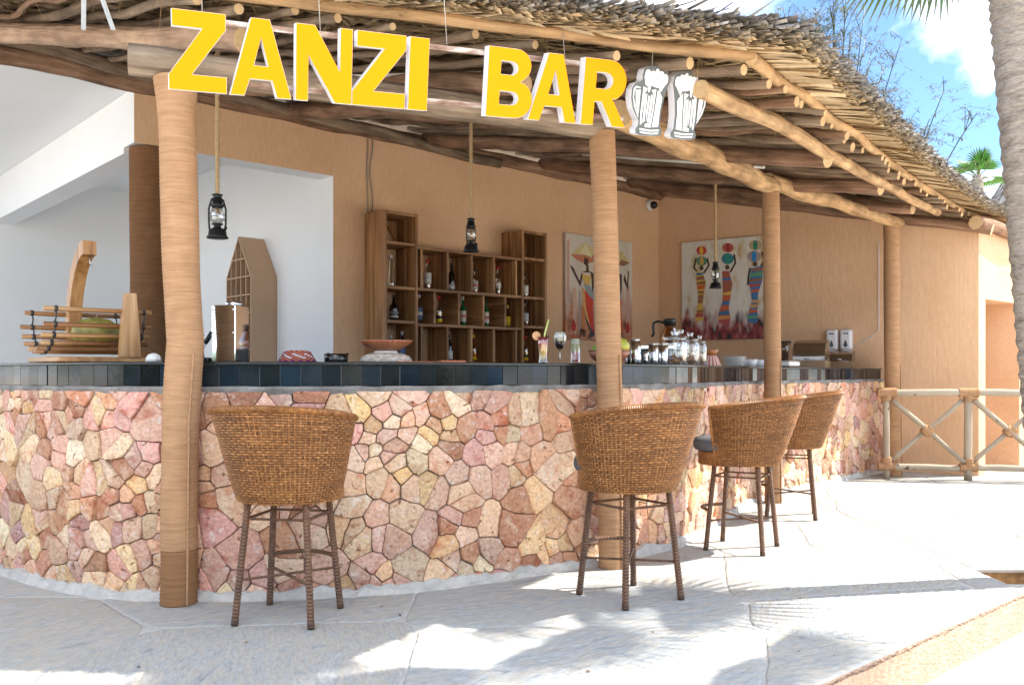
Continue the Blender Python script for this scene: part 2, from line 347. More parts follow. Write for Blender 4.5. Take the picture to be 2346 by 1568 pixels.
def darts(rect, rmin, rmax, tries, pw=1.6):
    x0, y0, x1, y1 = rect; P = np.zeros((0, 3)); out = []
    for k in range(tries):
        r = rmin+(rmax-rmin)*random.random()**pw*(1-.5*k/tries); x, y = rv(x0, x1), rv(y0, y1)
        if len(out) and np.any(np.hypot(P[:, 0]-x, P[:, 1]-y) < (P[:, 2]+r)): continue
        out.append((x, y)); P = np.vstack([P, [x, y, r]])
    return out
def inset(poly, d):
    if area(poly) < 0: poly = poly[::-1]
    p = poly
    for i in range(len(poly)):
        a, b = Vector(poly[i]), Vector(poly[(i+1) % len(poly)]); e = b-a
        if e.length < 1e-6: continue
        n = Vector((e.y, -e.x)).normalized(); p = clip(p, n, n.dot(a)-d)
        if len(p) < 3: return []
    return p
def chamfer(poly, k=.22, cap=.03):
    out = []; n = len(poly)
    for i in range(n):
        a, b, c = Vector(poly[i-1]), Vector(poly[i]), Vector(poly[(i+1) % n])
        l1, l2 = (a-b).length, (c-b).length
        if l1 < 1e-5 or l2 < 1e-5: continue
        out.append(b+(a-b)*min(k, cap/l1)); out.append(b+(c-b)*min(k, cap/l2))
    return [tuple(p) for p in out]
def densify(poly, step):
    out = []
    for i in range(len(poly)):
        a, b = Vector(poly[i]), Vector(poly[(i+1) % len(poly)]); n = max(1, int((b-a).length/step))
        for k in range(n): out.append(tuple(a+(b-a)*k/n))
    return out

# ------------------------------------------------------------------ ground and terrace
g = MB(); g.add([(-400, -400, -.19), (400, -400, -.19), (400, 600, -.19), (-400, 600, -.19)], [(0, 1, 2, 3)])
tag(g.build('ground', M_sand), kind='structure')
HX, HY0, HY1 = 2.69, 4.86, 5.24                    # planting hole of the palm
kc = KN.dot(K0)
def regions():
    base = [(-9, .5), (13, .5), (13, 15), (-9, 15)]; base = clip(base, KN, kc)
    r1 = clip(base, (1, 0), HX); r2 = clip(clip(base, (-1, 0), -HX), (0, -1), -HY1)
    r3 = clip(clip(base, (-1, 0), -HX), (0, 1), HY0)
    r4 = clip(clip(clip(base, (-1, 0), -(HX+1.2)), (0, 1), HY1), (0, -1), -HY0)
    return [r for r in (r1, r2, r3, r4) if len(r) > 2]
fl = MB()
for r in regions():
    if area(r) < 0: r = r[::-1]
    n = len(r); fl.add([(x, y, -.003) for x, y in r]+[(x, y, -.19) for x, y in r],
                       [tuple(range(n))]+[(i, i+n, (i+1) % n+n, (i+1) % n) for i in range(n)], [0]+[1]*n)
terrace = tag(fl.build('terrace_floor', [M_joint, M_kerb]), kind='structure')
# kerb face of rough peach plaster under the white edge
kb = MB()
pts = [K0+KD*(-3.2+i*.06) for i in range(96)]
vs_, gs, fs = [], [], []
for i, p in enumerate(pts):
    for j in range(6):
        z = -.22+.205*j/5; o = .012+.010*mnoise.noise((i*.45, j*.9, 3)); q = p+KN*o
        vs_.append((q.x, q.y, z)); gs.append((i*.06, o, z))
for i in range(len(pts)-1):
    for j in range(5): fs.append((i*6+j, (i+1)*6+j, (i+1)*6+j+1, i*6+j+1))
kb.add(vs_, fs, 0, gs, smooth=True)
kbo = kb.build('kerb', M_kerb); tag(kbo, kind='structure')
# flagstones, each its own piece
random.seed(23)
seeds = darts((-8, 1.2, 10, 13), .36, .62, 2600, 1.2)
cells = voronoi(seeds, (-8, 1.2, 10, 13), 3.5)
def make_slab(poly):
    p1 = inset(poly, .007)
    if len(p1) < 3 or abs(area(p1)) < .03: return
    p1 = densify(chamfer(p1, .2, .07), .12); n = len(p1)
    c = Vector((sum(p[0] for p in p1)/n, sum(p[1] for p in p1)/n))
    p1 = [(p[0]+.014*mnoise.noise((p[0]*4, p[1]*4, 1)), p[1]+.014*mnoise.noise((p[0]*4, p[1]*4, 7))) for p in p1]
    vs_ = [(x, y, -.05) for x, y in p1]+[(x, y, -.0015) for x, y in p1]
    p2 = [tuple(Vector(p)+(c-Vector(p)).normalized()*.014) for p in p1]; p3 = [tuple(Vector(p)+(c-Vector(p))*.45) for p in p1]
    vs_ += [(x, y, .0003+.0012*mnoise.noise((x*2, y*2, 0))) for x, y in p2]+[(x, y, .0006+.002*mnoise.noise((x*2, y*2, 0))) for x, y in p3]+[(c.x, c.y, .001)]
    fs = []
    for k in range(3): fs += [(k*n+i, k*n+(i+1) % n, (k+1)*n+(i+1) % n, (k+1)*n+i) for i in range(n)]
    fs += [(3*n+i, 3*n+(i+1) % n, 4*n) for i in range(n)]
    w = rv(.9, 1.05); col = random.choice([(w, w*.985, w*.96), (w*.97, w*.985, w), (w, w*.96, w*.91), (w*.95, w*.96, w*.98)])
    an = rv(0, 6.3); o = roff()
    gc = [(v[0]*math.cos(an)-v[1]*math.sin(an)+o[0], v[0]*math.sin(an)+v[1]*math.cos(an)+o[1], v[2]) for v in vs_]
    m = MB(); m.add(vs_, fs, 0, gc, col, True); m.build('flagstone', M_slab, terrace)

# ------------------------------------------------------------------ bar counter
CP = [(-5.6, 8.4), (-4.6, 6.95), (-3.6, 5.78), (-2.97, 5.22), (-2.52, 4.87), (-2.09, 4.63), (-1.7, 4.55), (-1.25, 4.56), (-.77, 4.66), (-.36, 4.82), (.32, 5.26), (.80, 5.66),
      (1.18, 6.12), (1.60, 6.92), (1.98, 7.72), (2.48, 8.42), (3.2, 9.25), (4.3, 10.44)]
def crom(P, n=24):
    P = [Vector(p) for p in P]; P = [2*P[0]-P[1]]+P+[2*P[-1]-P[-2]]; out = []
    for i in range(1, len(P)-2):
        for k in range(n):
            t = k/n; a, b, c, d = P[i-1:i+3]
            out.append(.5*((2*b)+(c-a)*t+(2*a-5*b+4*c-d)*t*t+(3*b-a-3*c+d)*t**3))
    return out+[P[-2]]
CV = crom(CP); CL = [0]
for i in range(1, len(CV)): CL.append(CL[-1]+(CV[i]-CV[i-1]).length)
CLn = np.array(CL); CX = np.array([p.x for p in CV]); CY = np.array([p.y for p in CV]); LEN = CL[-1]
def cpos(s_, out=0.0):
    x, y = np.interp(s_, CLn, CX), np.interp(s_, CLn, CY)
    x2, y2 = np.interp(s_+.06, CLn, CX), np.interp(s_+.06, CLn, CY); x1, y1 = np.interp(s_-.06, CLn, CX), np.interp(s_-.06, CLn, CY)
    t = Vector((x2-x1, y2-y1)).normalized(); n = Vector((t.y, -t.x)); return Vector((x, y))+n*out, t, n
def inside_bar(p):
    i = int(np.argmin(np.hypot(CX-p[0], CY-p[1]))); q, t, n = cpos(CL[i]); return (Vector(p[:2])-q).dot(n) < -.05
for cpoly in cells:
    for r in regions():
        p = cpoly
        if area(r) < 0: r = r[::-1]
        for i in range(len(r)):
            a, b = Vector(r[i]), Vector(r[(i+1) % len(r)]); n = Vector((b-a).yx*Vector((1, -1))).normalized()
            p = clip(p, n, n.dot(a)-.004)
            if len(p) < 3: break
        if len(p) > 2 and abs(area(p)) > .04:
            c = (sum(q[0] for q in p)/len(p), sum(q[1] for q in p)/len(p))
            if abs(c[0])/max(c[1], .1) < .85 and not (inside_bar(c) and all(inside_bar(q) for q in p)) and c[1] > 2.3: make_slab(p)
counter = thing('bar_counter', 'curved bar counter faced with pink rubble stone under a black tiled edge', 'bar counter', (0, 0, 0))
def strip(mb, s0, s1, prof, step=.08, mi=0, closed=True, cap=True, nf=None):
    """sweep a profile of (out, z) along the counter curve"""
    n = max(2, int((s1-s0)/step)); m = len(prof); vs_, gs, fs = [], [], []
    for i in range(n+1):
        s_ = s0+(s1-s0)*i/n
        for j, (o, z) in enumerate(prof):
            dz = nf(s_, j) if nf else (0, 0)
            q, t, nn = cpos(s_, o+dz[0]); vs_.append((q.x, q.y, z+dz[1])); gs.append((s_, o, z))
    for i in range(n):
        for j in range(m if closed else m-1):
            j2 = (j+1) % m; fs.append((i*m+j, (i+1)*m+j, (i+1)*m+j2, i*m+j2))
    if cap and closed: fs += [tuple(range(m)), tuple(range(n*m+m-1, n*m-1, -1))]
    mb.add(vs_, fs, mi, gs)
m = MB(); strip(m, 0, LEN, [(.004, -.1), (.004, 1.045), (-.32, 1.045), (-.32, -.1)]); m.build('mortar_core', M_mortar, counter)
m = MB(); strip(m, 0, LEN, [(.028, 1.035), (.034, 1.06), (.028, 1.074), (-.30, 1.074), (-.30, 1.05), (0.0, 1.044)],
                nf=lambda s_, j: (.008*mnoise.noise((s_*9, j, 0)), .007*mnoise.noise((s_*11, j, 5)))if j < 3 else (0, 0)); m.build('mortar_ledge', M_mortar, counter)
m = MB(); strip(m, 0, LEN, [(-.008, 1.0745), (-.008, 1.181), (-.10, 1.181), (-.10, 1.0745)]); m.build('tile_backing', M_grout, counter)
m = MB(); strip(m, 0, LEN, [(.012, 1.184), (.016, 1.187), (.016, 1.197), (.012, 1.2), (-.66, 1.2), (-.66, 1.184)], .06); m.build('worktop', M_black_top, counter)
# skirting of smeared cement
m = MB(); strip(m, 0, LEN, [(.10, -.01), (.072, .006), (.060, .022), (.052, .045), (.0, .05), (.0, -.01)], .02,
                nf=lambda s_, j: (.014*mnoise.noise((s_*8, j*.7, 2)), (.034*mnoise.noise((s_*5, j*.3, 4))+.026*mnoise.noise((s_*17, j*.4, 4))) if j in (2, 3, 4) else 0)); m.build('cement_skirting', M_cement, counter)
# tiles along the edge
nt_ = int(LEN/.102)
for i in range(nt_):
    s0, s1 = LEN*i/nt_+.0017, LEN*(i+1)/nt_-.0017
    m = MB(); tw = rv(-.0032, .0032); vs_ = []
    for (s_, sg) in ((s0, -1), (s1, 1)):
        for o in (-.008, .0):
            for z in (1.0755, 1.183):
                q, t, n = cpos(s_, o+(tw*sg if o == 0 else 0)); vs_.append((q.x, q.y, z))
    w = rv(.5, 1.9); k = random.random()
    m.add(vs_, [(0, 1, 3, 2), (4, 6, 7, 5), (0, 4, 5, 1), (2, 3, 7, 6), (0, 2, 6, 4), (1, 5, 7, 3)], 0, [(a*1+i*3.1, b, c) for a, b, c in vs_],
          (w, w, w) if k < .6 else ((w*1.5, w*1.2, w*.9) if k < .8 else (w*.8, w*1.1, w*1.35)))
    m.build('edge_tile', M_tile, counter)
# rubble stones
random.seed(4)
STC = [tuple(min(.86, k*f) for k, f in zip(q, (1.17, 1.15, 1.08))) for q in ((.62, .36, .24), (.66, .42, .29), (.58, .31, .20), (.68, .46, .32), (.62, .40, .31), (.70, .48, .30), (.70, .46, .25), (.50, .24, .15), (.66, .44, .36), (.74, .55, .40), (.56, .34, .28), (.42, .22, .14), (.68, .43, .34), (.66, .38, .27), (.58, .34, .30), (.64, .36, .30), (.74, .56, .40), (.72, .50, .36))]
# scattered seeds with uneven spacing give angular stones of mixed size
def scatter(x1, y1, n, dmin):
    P = np.zeros((0, 2)); out = []
    big = [(rv(0, x1), rv(.1, y1-.1)) for k in range(60)]
    while len(out) < n:
        x, y = rv(0, x1), rv(-.01, y1); dm = dmin
        if any(abs(b[0]-x) < .16 and math.hypot(b[0]-x, b[1]-y) < .15 for b in big): dm = dmin*2.5
        if len(out) and np.any((P[:, 0]-x)**2+((P[:, 1]-y)*1.12)**2 < dm*dm):
            n -= .02; continue
        out.append((x, y)); P = np.vstack([P, [x, y]])
    return out
def warp(p):
    x, y = p; a = .026; b = .007
    return (x+a*mnoise.noise((x*6, y*6, 1.5))+b*mnoise.noise((x*24, y*24, 3)), y+(a*mnoise.noise((x*6, y*6, 8.5))+b*mnoise.noise((x*24, y*24, 13)))*min(1, max(.15, (1.05-y)*8)))
sd_ = scatter(LEN, 1.05, 1250, .052)
scells = [[warp(q) for q in densify(c, .035)] if len(c) > 2 else [] for c in voronoi(sd_, (0, .0, LEN, 1.05), .6)]
def stone_geo(poly):
    if area(poly) < 0: poly = poly[::-1]
    if abs(area(poly)) < .0006: return None
    gp = rv(.0006, .0021); cc = Vector((sum(p[0] for p in poly)/len(poly), sum(p[1] for p in poly)/len(poly))); sdv = rv(0, 99); p0 = []; n = len(poly)
    for i in range(n):
        a, b, c = Vector(poly[i-1]), Vector(poly[i]), Vector(poly[(i+1) % n]); q = b.lerp((a+c)/2, .10); e = cc-q; p0.append(tuple(q+e.normalized()*min(gp*(1.1+.7*mnoise.noise((q.x*30, q.y*30, sdv))), e.length*.3)))
    n = len(p0); c = Vector((sum(p[0] for p in p0)/n, sum(p[1] for p in p0)/n)); dp = rv(.022, .046); tx, ty = rv(-.12, .12), rv(-.12, .12)
    rings = [(0, 0, 0.0), (.0, .84, 0), (.0016, .96, .1), (.006, 1.0, .5), (None, 1.01, 1.0)]
    vs_, gs, fs = [], [], []; o = roff()
    def put(p, hh, nz):
        h = hh*dp+(tx*(p[0]-c.x)+ty*(p[1]-c.y))*(1 if hh > .5 else 0)+nz*(.006*mnoise.noise((p[0]*18, p[1]*18, sdv))+.004*mnoise.noise((p[0]*45, p[1]*45, sdv)))
        q, t, nn = cpos(p[0], h); vs_.append((q.x, q.y, p[1])); gs.append((p[0]+o[0], p[1]+o[1], h+o[2]))
    for ins, hh, nz in rings:
        for p in p0:
            e = c-Vector(p); q = Vector(p)+(e*.42 if ins is None else e.normalized()*min(ins, e.length*.4)); put(q, hh, nz)
    put(c, 1.08, 1)
    for k in range(4): fs += [(k*n+i, k*n+(i+1) % n, (k+1)*n+(i+1) % n, (k+1)*n+i) for i in range(n)]
    fs += [(4*n+i, 4*n+(i+1) % n, 5*n) for i in range(n)]
    b = random.choice(STC); w = rv(.72, 1.14); col = tuple(min(.85, k*w*rv(.95, 1.05)) for k in b)
    q, t, nn = cpos(c.x); vis = abs(area(poly))/(q.y*q.y+q.x*q.x)*max(.05, -(nn.dot(Vector((q.x, q.y)).normalized())))
    if abs(q.x/q.y) > .62: vis *= .01
    return vis, vs_, fs, gs, col
SG = [k for k in (stone_geo(c) for c in scells if len(c) > 2) if k]; SG.sort(key=lambda k: -k[0])
rest = MB()
for i, (vis, vs_, fs, gs, col) in enumerate(SG):
    if i < 300: MB().add(vs_, fs, 0, gs, col, True).build('rubble_stone', M_stone, counter)
    else: rest.add(vs_, fs, 0, gs, col, True)
rest.build('rubble_stones', M_stone, counter, kind='stuff')
def on_bar(u, back=.2):
    """point on the worktop seen in direction u, that far behind its front edge"""
    k = (u-1173)/F; i = int(np.argmin(np.abs(CX/CY-k)+(np.abs(CX/CY-k) > .05)*9)); p = Vector((CX[i], CY[i]))
    r = Vector((k, 1)).normalized(); p = r*(p.length); q, t, n = cpos(CL[i]); cs = max(.35, -r.dot(n)); p = p+r*(back/cs); return Vector((p.x, p.y, 1.2))

# ------------------------------------------------------------------ building behind the bar
bld = thing('bar_building', 'peach plastered bar building with a wide opening into a white room', 'building', (O1.x, O1.y, 0), TH1)
# local x runs along the back wall (0 at the inner corner, negative to the left), y goes into the building
def bx(name, x0, x1, y0, y1, z0, z1, m_, parent=bld):
    return MB().box(((x0+x1)/2, (y0+y1)/2, (z0+z1)/2), (x1-x0, y1-y0, z1-z0), off=((x0+x1)/2, (y0+y1)/2, (z0+z1)/2)).build(name, m_, parent)
def wallbox(name, x0, x1, y0, y1, z0, z1, mfront, mback, parent=bld):
    m = MB(); vs_ = [(x, y, z) for x in (x0, x1) for y in (y0, y1) for z in (z0, z1)]
    m.add(vs_, [(0, 1, 3, 2), (4, 6, 7, 5), (0, 4, 5, 1), (2, 3, 7, 6), (0, 2, 6, 4), (1, 5, 7, 3)], [1, 1, 0, 1, 1, 1]); return m.build(name, [mfront, mback], parent)
wallbox('back_wall', -5.07, .25, 0, .25, 0, 3.62, M_plaster, M_white)
wallbox('header', -6.98, -5.071, 0, .25, 3.08, 3.62, M_plaster, M_white)
wallbox('side_beam', -6.98, -6.73, .25, 5.0, 3.03, 3.538, M_white, M_white)
bx('inner_side_wall', -5.07, -4.952, .25, 5.0, 0, 3.62, M_white)
bx('inner_back_wall', -11.5, -4.95, 5.0, 5.15, 0, 3.9, M_white)
bx('inner_ceiling', -6.73, -4.95, .25, 5.0, 3.622, 3.75, M_white)
bx('terrace_ceiling', -8.45, -6.74, -.02, 5.0, 3.54, 3.66, M_white)
d_ = bx('door', -5.10, -5.072, 3.25, 4.15, 0, 2.05, M_door); MB().box((-5.105, 3.7, 2.08), (.05, 1.05, .05)).build('door_frame', M_white, d_)
MB().box((-5.135, 4.02, 1.05), (.03, .12, .03), bev=.006).build('handle', M_steel, d_)
# side wall of the bar and the end wall with its doorway
TW2 = (C2-O1).length
m = MB(); A = O1; tdir = A2; nn2 = Vector((A2.y, -A2.x))
def w2(x, y, z): p = O1+A2*x-nn2*y; l = p-O1; return (l.dot(A1), -l.dot(N1), z)
def top2(x): return roof_h(dist1(*(O1+A2*x)))-.02
m.add([w2(0, 0, 0), w2(TW2, 0, 0), w2(TW2, 0, top2(TW2)), w2(0, 0, top2(0)), w2(0, .25, 0), w2(TW2, .25, 0), w2(TW2, .25, top2(TW2)), w2(0, .25, top2(0))],
      [(0, 1, 2, 3), (5, 4, 7, 6), (1, 5, 6, 2), (4, 0, 3, 7), (3, 2, 6, 7)], gc=[(0, 0, 0), (TW2, 0, 0), (TW2, 0, 2.8), (0, 0, 3.7)]*2)
m.build('side_wall', M_plaster, bld)
lc = C2-O1; cx, cy = lc.dot(A1), -lc.dot(N1); t3 = roof_h(dist1(C2.x, C2.y))-.02; DT = .55
bx('end_wall', cx, cx+.19, cy, cy+DT, 0, t3, M_plaster); bx('end_wall', cx+1.25, cx+4.2, cy, cy+DT, 0, t3, M_plaster); bx('door_head', cx+.19, cx+1.25, cy, cy+DT, 1.98, t3, M_plaster)
bx('passage_wall', cx-.1, cx+2.4, cy+1.6, cy+1.75, 0, 2.7, M_plaster); bx('passage_wall', cx-.1, cx, cy+DT, cy+1.6, 0, 2.7, M_plaster); bx('passage_ceiling', cx, cx+2.4, cy+DT, cy+1.6, 2.5, 2.6, M_plaster)
bx('bar_floor', -12, 0, -1.2, 5, -.05, .004, M_joint)

# ------------------------------------------------------------------ jute wrapped posts
def jute_post(name, label, p, r, h, bend, dark=None, flare=0, z0=0.0, mt=M_jute, grp='jute wrapped posts carrying the thatched roof'):
    t = thing(name, label, 'post', (p[0], p[1], z0), 0, grp)
    def col(za, zb, nm, mm, ph=0):
        pitch = .018; n = int((zb-za)/pitch)*2; pts, rr = [], []
        for i in range(n+1):
            z = za+(zb-za)*i/n; f = z/h; x = np.interp(f, [b[0] for b in bend], [b[1] for b in bend])
            q = r*(1+.035*mnoise.noise((z*2.2, ph, p[0])))+flare*max(0, (f-.9)/.1)**2
            pts.append((x+.004*mnoise.noise((z*3, 1, ph)), .004*mnoise.noise((z*3, 5, ph)), z)); rr.append(q+(.0019 if i % 2 else -.0019)+.0008*mnoise.noise((z*300, 2, ph)))
        MB().tube(pts, rr, 26, off=(p[0], p[1], 0)).build(nm, mm, t)
    zb = dark or 0.0
    if dark: col(0, dark-.001, 'base_wrap', M_jute_base)
    col(zb, h, 'rope_wrap', mt)
    m = MB(); sx, sy = (.72, -.70)
    pts = []
    for i in range(40):
        z = min(h, 1.25)*i/39; x = np.interp(z/h, [b[0] for b in bend], [b[1] for b in bend]); pts.append((x+sx*(r+.004), sy*(r+.004), z))
    m.tube(pts, .006, 6).build('seam_rope', mt, t)
    # loose fibres
    m = MB()
    for k in range(260):
        z = rv(.05, h-.02); a = rv(0, 6.28); x = np.interp(z/h, [b[0] for b in bend], [b[1] for b in bend]); d = Vector((math.cos(a), math.sin(a), rv(-.6, .6)))
        s0 = Vector((x, 0, z))+Vector((math.cos(a), math.sin(a), 0))*(r*.99); l = rv(.008, .026); w = Vector((-math.sin(a), math.cos(a), 0))*.0008
        m.add([s0-w, s0+w, s0+d*l], [(0, 1, 2)])
    m.build('fibres', mt, t, kind='stuff')
    return t
PB = [(-1.655, 4.44, .088), (.585, 5.265, .073), (2.31, 7.92, .073), (4.22, 9.93, .082)]
def beam_h(x, y): return roof_h(dist1(x, y))-.20
BH = [beam_h(-1.655, 4.44)-.12, beam_h(.585, 5.265), beam_h(2.31, 7.92), beam_h(4.22, 9.93)]
jute_post('jute_post', 'thick jute wrapped post with a darker base, standing below the letter Z', PB[0], .088, BH[0]-.07, [(0, 0), (.35, .01), (.5, .035), (.62, .015), (1, -.012)], .27, .02)
jute_post('jute_post', 'jute wrapped post behind the wicker stool, between the two paintings and the letter R', PB[1], .075, BH[1]-.03, [(0, 0), (.4, -.01), (.7, -.03), (1, -.055)], None)
jute_post('jute_post', 'jute wrapped post standing beside the painting of three figures with pots', PB[2], .074, BH[2]-.03, [(0, 0), (.5, -.005), (1, -.02)], None)
jute_post('jute_post', 'jute wrapped post at the end of the counter behind the pole railing', PB[3], .084, BH[3]-.03, [(0, .02), (.5, 0), (1, -.01)], None)
pc = O1-A1*6.80-N1*.13
jute_post('jute_column', 'thick dark brown rope wrapped column at the corner of the white room', (pc.x+.02, pc.y-.05), .148, 3.06, [(0, 0), (1, -.02)], None, mt=M_jute_dk, grp=None)
# ------------------------------------------------------------------ thatched roof
roof = thing('thatched_roof', 'palm thatched lean-to roof on rough log rafters over the bar', 'roof')
def log(name, pts, r, mt, parent=roof, seg=10, wob=.012, taper=.9, step=.14, kn=.10):
    pts = [Vector(p) for p in pts]; q = []; L = 0
    for a, b in zip(pts[:-1], pts[1:]):
        n = max(2, int((b-a).length/step))
        for k in range(n): q.append(a+(b-a)*k/n)
    q.append(pts[-1]); sdv = rv(0, 99); n = len(q)
    P = [p+Vector((mnoise.noise((i*.23, sdv, 0)), mnoise.noise((i*.23, sdv, 5)), mnoise.noise((i*.23, sdv, 9))))*wob for i, p in enumerate(q)]
    rr = [r*(1-(1-taper)*i/n)*(1+kn*mnoise.noise((i*.6, sdv, 3))) for i in range(n)]
    return MB().tube(P, rr, seg, 0, True, 1).build(name, [mt, M_end], parent)
def rp(t, d, o): p = td(t, d); return Vector((p.x, p.y, roof_h(d)+o))
EV = [(-5.2, 4.80), (-1.12, 4.31), (1.086, 4.07), (2.34, 6.02), (3.38, 7.62), (4.97, 9.89), (6.6, 11.8)]
ET = [lat(*p) for p in EV]; ED = [dist1(*p) for p in EV]
def d_eave(t): return float(np.interp(t, ET, ED))
# logs on top of the walls
q0, q1 = O1-A1*9.2+N1*.03, O1+A1*.25+N1*.03
log('wall_plate', [(q0.x, q0.y, 3.56), ((q0.x+q1.x)/2, (q0.y+q1.y)/2, 3.59), (q1.x, q1.y, 3.56)], .075, M_log_red, wob=.03)
q0, q1 = O1-A1*8.6+N1*.16, O1-A1*3.0+N1*.13
log('wall_plate', [(q0.x, q0.y, 3.68), (q1.x, q1.y, 3.50)], .06, M_log_dark, wob=.03)
a, b = O1+A2*.1, O1+A2*(TW2+.15); nb = nn2*.07
log('wall_plate', [(a.x+nb.x, a.y+nb.y, roof_h(dist1(a.x, a.y))-.10), (b.x+nb.x, b.y+nb.y, roof_h(dist1(b.x, b.y))-.12)], .07, M_log_red, wob=.03)
a, b = C2+N1*.06-A1*.25, C2+A1*2.6+N1*.06
log('wall_plate', [(a.x, a.y, roof_h(3.75)-.10), (b.x, b.y, roof_h(3.75)-.13)], .075, M_log_red, wob=.03)
# beams on the posts
P3 = [Vector((p[0], p[1], h)) for p, h in zip(PB, BH)]
e = (P3[1]-P3[0]).normalized()
log('beam', [P3[0]-e*.20+Vector((-.03, 0, .0)), P3[1]+e*.05+Vector((-.055, 0, 0))], .078, M_log_grey, seg=14, wob=.012, taper=1)
e = (P3[2]-P3[1]).normalized()
log('beam', [P3[1]-e*.05+Vector((.05, -.06, .04)), P3[1]*.5+P3[2]*.5+Vector((.02, 0, .05)), P3[2]+e*.12+Vector((-.02, 0, .02))], .082, M_log_tan, seg=14, wob=.03, taper=.95)
e = (P3[3]-P3[2]).normalized()
log('beam', [P3[2]-e*.05+Vector((-.02, 0, .06)), P3[2]*.5+P3[3]*.5+Vector((0, 0, .05)), P3[3]+e*.22], .072, M_log_tan, seg=14, wob=.03, taper=.85)
# heavy rafters
for t, dd, r_, mt in ((.55, .2, .07, M_log_red), (3.2, -.75, .06, M_log_red), (4.1, -.55, .068, M_log_red), (5.67, -.20, .066, M_log_red), (7.36, -.20, .066, M_log_red), (9.0, -.25, .06, M_log_red)):
    de = d_eave(t)+dd; log('heavy_rafter', [rp(t+rv(-.06, .06), .05, -.085), rp(t, de*.5, -.095), rp(t, de, -.095)], r_, mt, seg=12, wob=.035, taper=.92)
log('heavy_rafter', [(-3.60, 6.13, 3.475), (-2.45, 5.32, 3.15), (-1.36, 4.585, 2.84)], .066, M_log_pink, seg=14, wob=.02, taper=1.0)
# thin rafters
random.seed(31)
tt = -.4; i = 0
while tt < 11.2:
    de = d_eave(tt)-(.03 if 1.9 < tt < 3.6 else rv(-.08, .05)); r_ = rv(.018, .033)
    mt = random.choice([M_log_dark, M_log_dark, M_log_dark, M_log_red, M_log_grey])
    log('rafter', [rp(tt+rv(-.04, .04), -.25, .02), rp(tt+rv(-.05, .05), de*.5, rv(-.01, .02)), rp(tt, de, .0)], r_, mt, seg=9, wob=.045, taper=.9)
    tt += rv(.15, .28)
# purlin and eave poles
log('outer_purlin', [(.90, 4.30, roof_h(dist1(.9, 4.3))-.07), (1.49, 5.10, roof_h(dist1(1.49, 5.1))-.06), (2.16, 6.1, roof_h(dist1(2.16, 6.1))-.05), (3.12, 7.55, roof_h(dist1(3.12, 7.55))-.05), (4.5, 9.45, roof_h(dist1(4.5, 9.45))-.07)], .044, M_log_tan, seg=12, wob=.02, taper=.85)
def ep(p, o): return (p[0], p[1], roof_h(dist1(*p))+o)
log('eave_pole', [ep(p, .055) for p in EV[:3]], .032, M_log_tan, wob=.03, seg=10)
log('eave_pole', [ep(EV[2], .06)]+[ep(p, .055) for p in EV[3:]], .030, M_log_tan, wob=.03, seg=10)
for dd in (.5, 1.1, 1.7, 2.3, 2.9):
    log('batten', [rp(-.8, dd, .055), rp(4.5, dd, .055), rp(10.5, dd, .055)], .017, M_log_dark, seg=6, wob=.03)
# white conduit and a slipped strip of leaf
for t0, d0, d1, o in ((3.05, .6, 3.9, -.05), (3.2, .9, 4.1, -.055), (6.15, 1.9, 3.75, -.10), (7.9, .8, 3.4, -.06)):
    MB().tube([rp(t0, d0, o), rp(t0+.15, d1, o)], .012, 8).build('conduit', M_pvc, roof)
# thatch: backing sheet plus many leaf blades
def blades(name, P, D, U, L, W, C, mt=M_thatch, droop=None, parent=roof, kind='stuff', blunt=.3):
    """P base, D direction, U up vector (n,3); length L, width W; two segments each, folded along the middle"""
    n = len(P); S = np.cross(D, U); S /= np.linalg.norm(S, axis=1)[:, None]+1e-9
    L = L[:, None]; W = W[:, None]; dr = (np.zeros(n) if droop is None else droop)[:, None]
    mid = P+D*L*.55; tip = P+D*L+U*dr
    V = np.stack([P-S*W*.5, P+S*W*.5, mid-S*W*.5+U*dr*.3, mid+S*W*.5+U*dr*.3, tip-S*W*.5*blunt, tip+S*W*.5*blunt], 1).reshape(-1, 3)
    b = (np.arange(n)*6)[:, None]; Q = np.concatenate([b+[0, 1, 3, 2], b+[2, 3, 5, 4]], 1).reshape(-1, 4)
    return mesh_obj(name, V, Q.tolist(), None, None, np.repeat(C, 6, axis=0), None, mt, parent, kind=kind)
DN = np.array([N1.x, N1.y, -SL]); DN /= np.linalg.norm(DN); LA = np.array([A1.x, A1.y, 0.0]); UPV = np.cross(LA, DN); UPV *= np.sign(UPV[2])
def TD(t, d, o):
    t0 = lat(O1.x, O1.y); return np.stack([O1.x+A1.x*(t-t0)+N1.x*d, O1.y+A1.y*(t-t0)+N1.y*d, 3.72-SL*d+o], 1)
def cols(n, a, b, jit=.12):
    k = rng.random((n, 1)); c = np.array(a)*(1-k)+np.array(b)*k; return np.clip(c*(1+jit*rng.standard_normal((n, 1))), .01, .9)
TAN, BRN, GRY, DGR = (.46, .315, .15), (.24, .15, .075), (.38, .345, .305), (.18, .16, .145)
m = MB()
eva = [(t_, d_eave(t_)+.05) for t_ in np.linspace(-.5, 11.8, 60)]
for (t0, e0), (t1, e1) in zip(eva[:-1], eva[1:]):
    m.add([rp(t0, -6, .115), rp(t0, e0, .115), rp(t1, e1, .115), rp(t1, -6, .115), rp(t0, -6, .16), rp(t0, e0, .16), rp(t1, e1, .16), rp(t1, -6, .16)],
          [(0, 1, 2, 3), (7, 6, 5, 4), (1, 5, 6, 2)], col=(.20, .13, .07))
m.build('thatch_core', M_thatch, roof)
n = 30000
t = rng.uniform(-.5, 11.6, n); de = np.interp(t, ET, ED); d = rng.uniform(-.3, 1.0, n)*1.0; d = -.3+(de+.2)*rng.random(n); d = np.round(d/.11)*.11+rng.normal(0, .012, n)
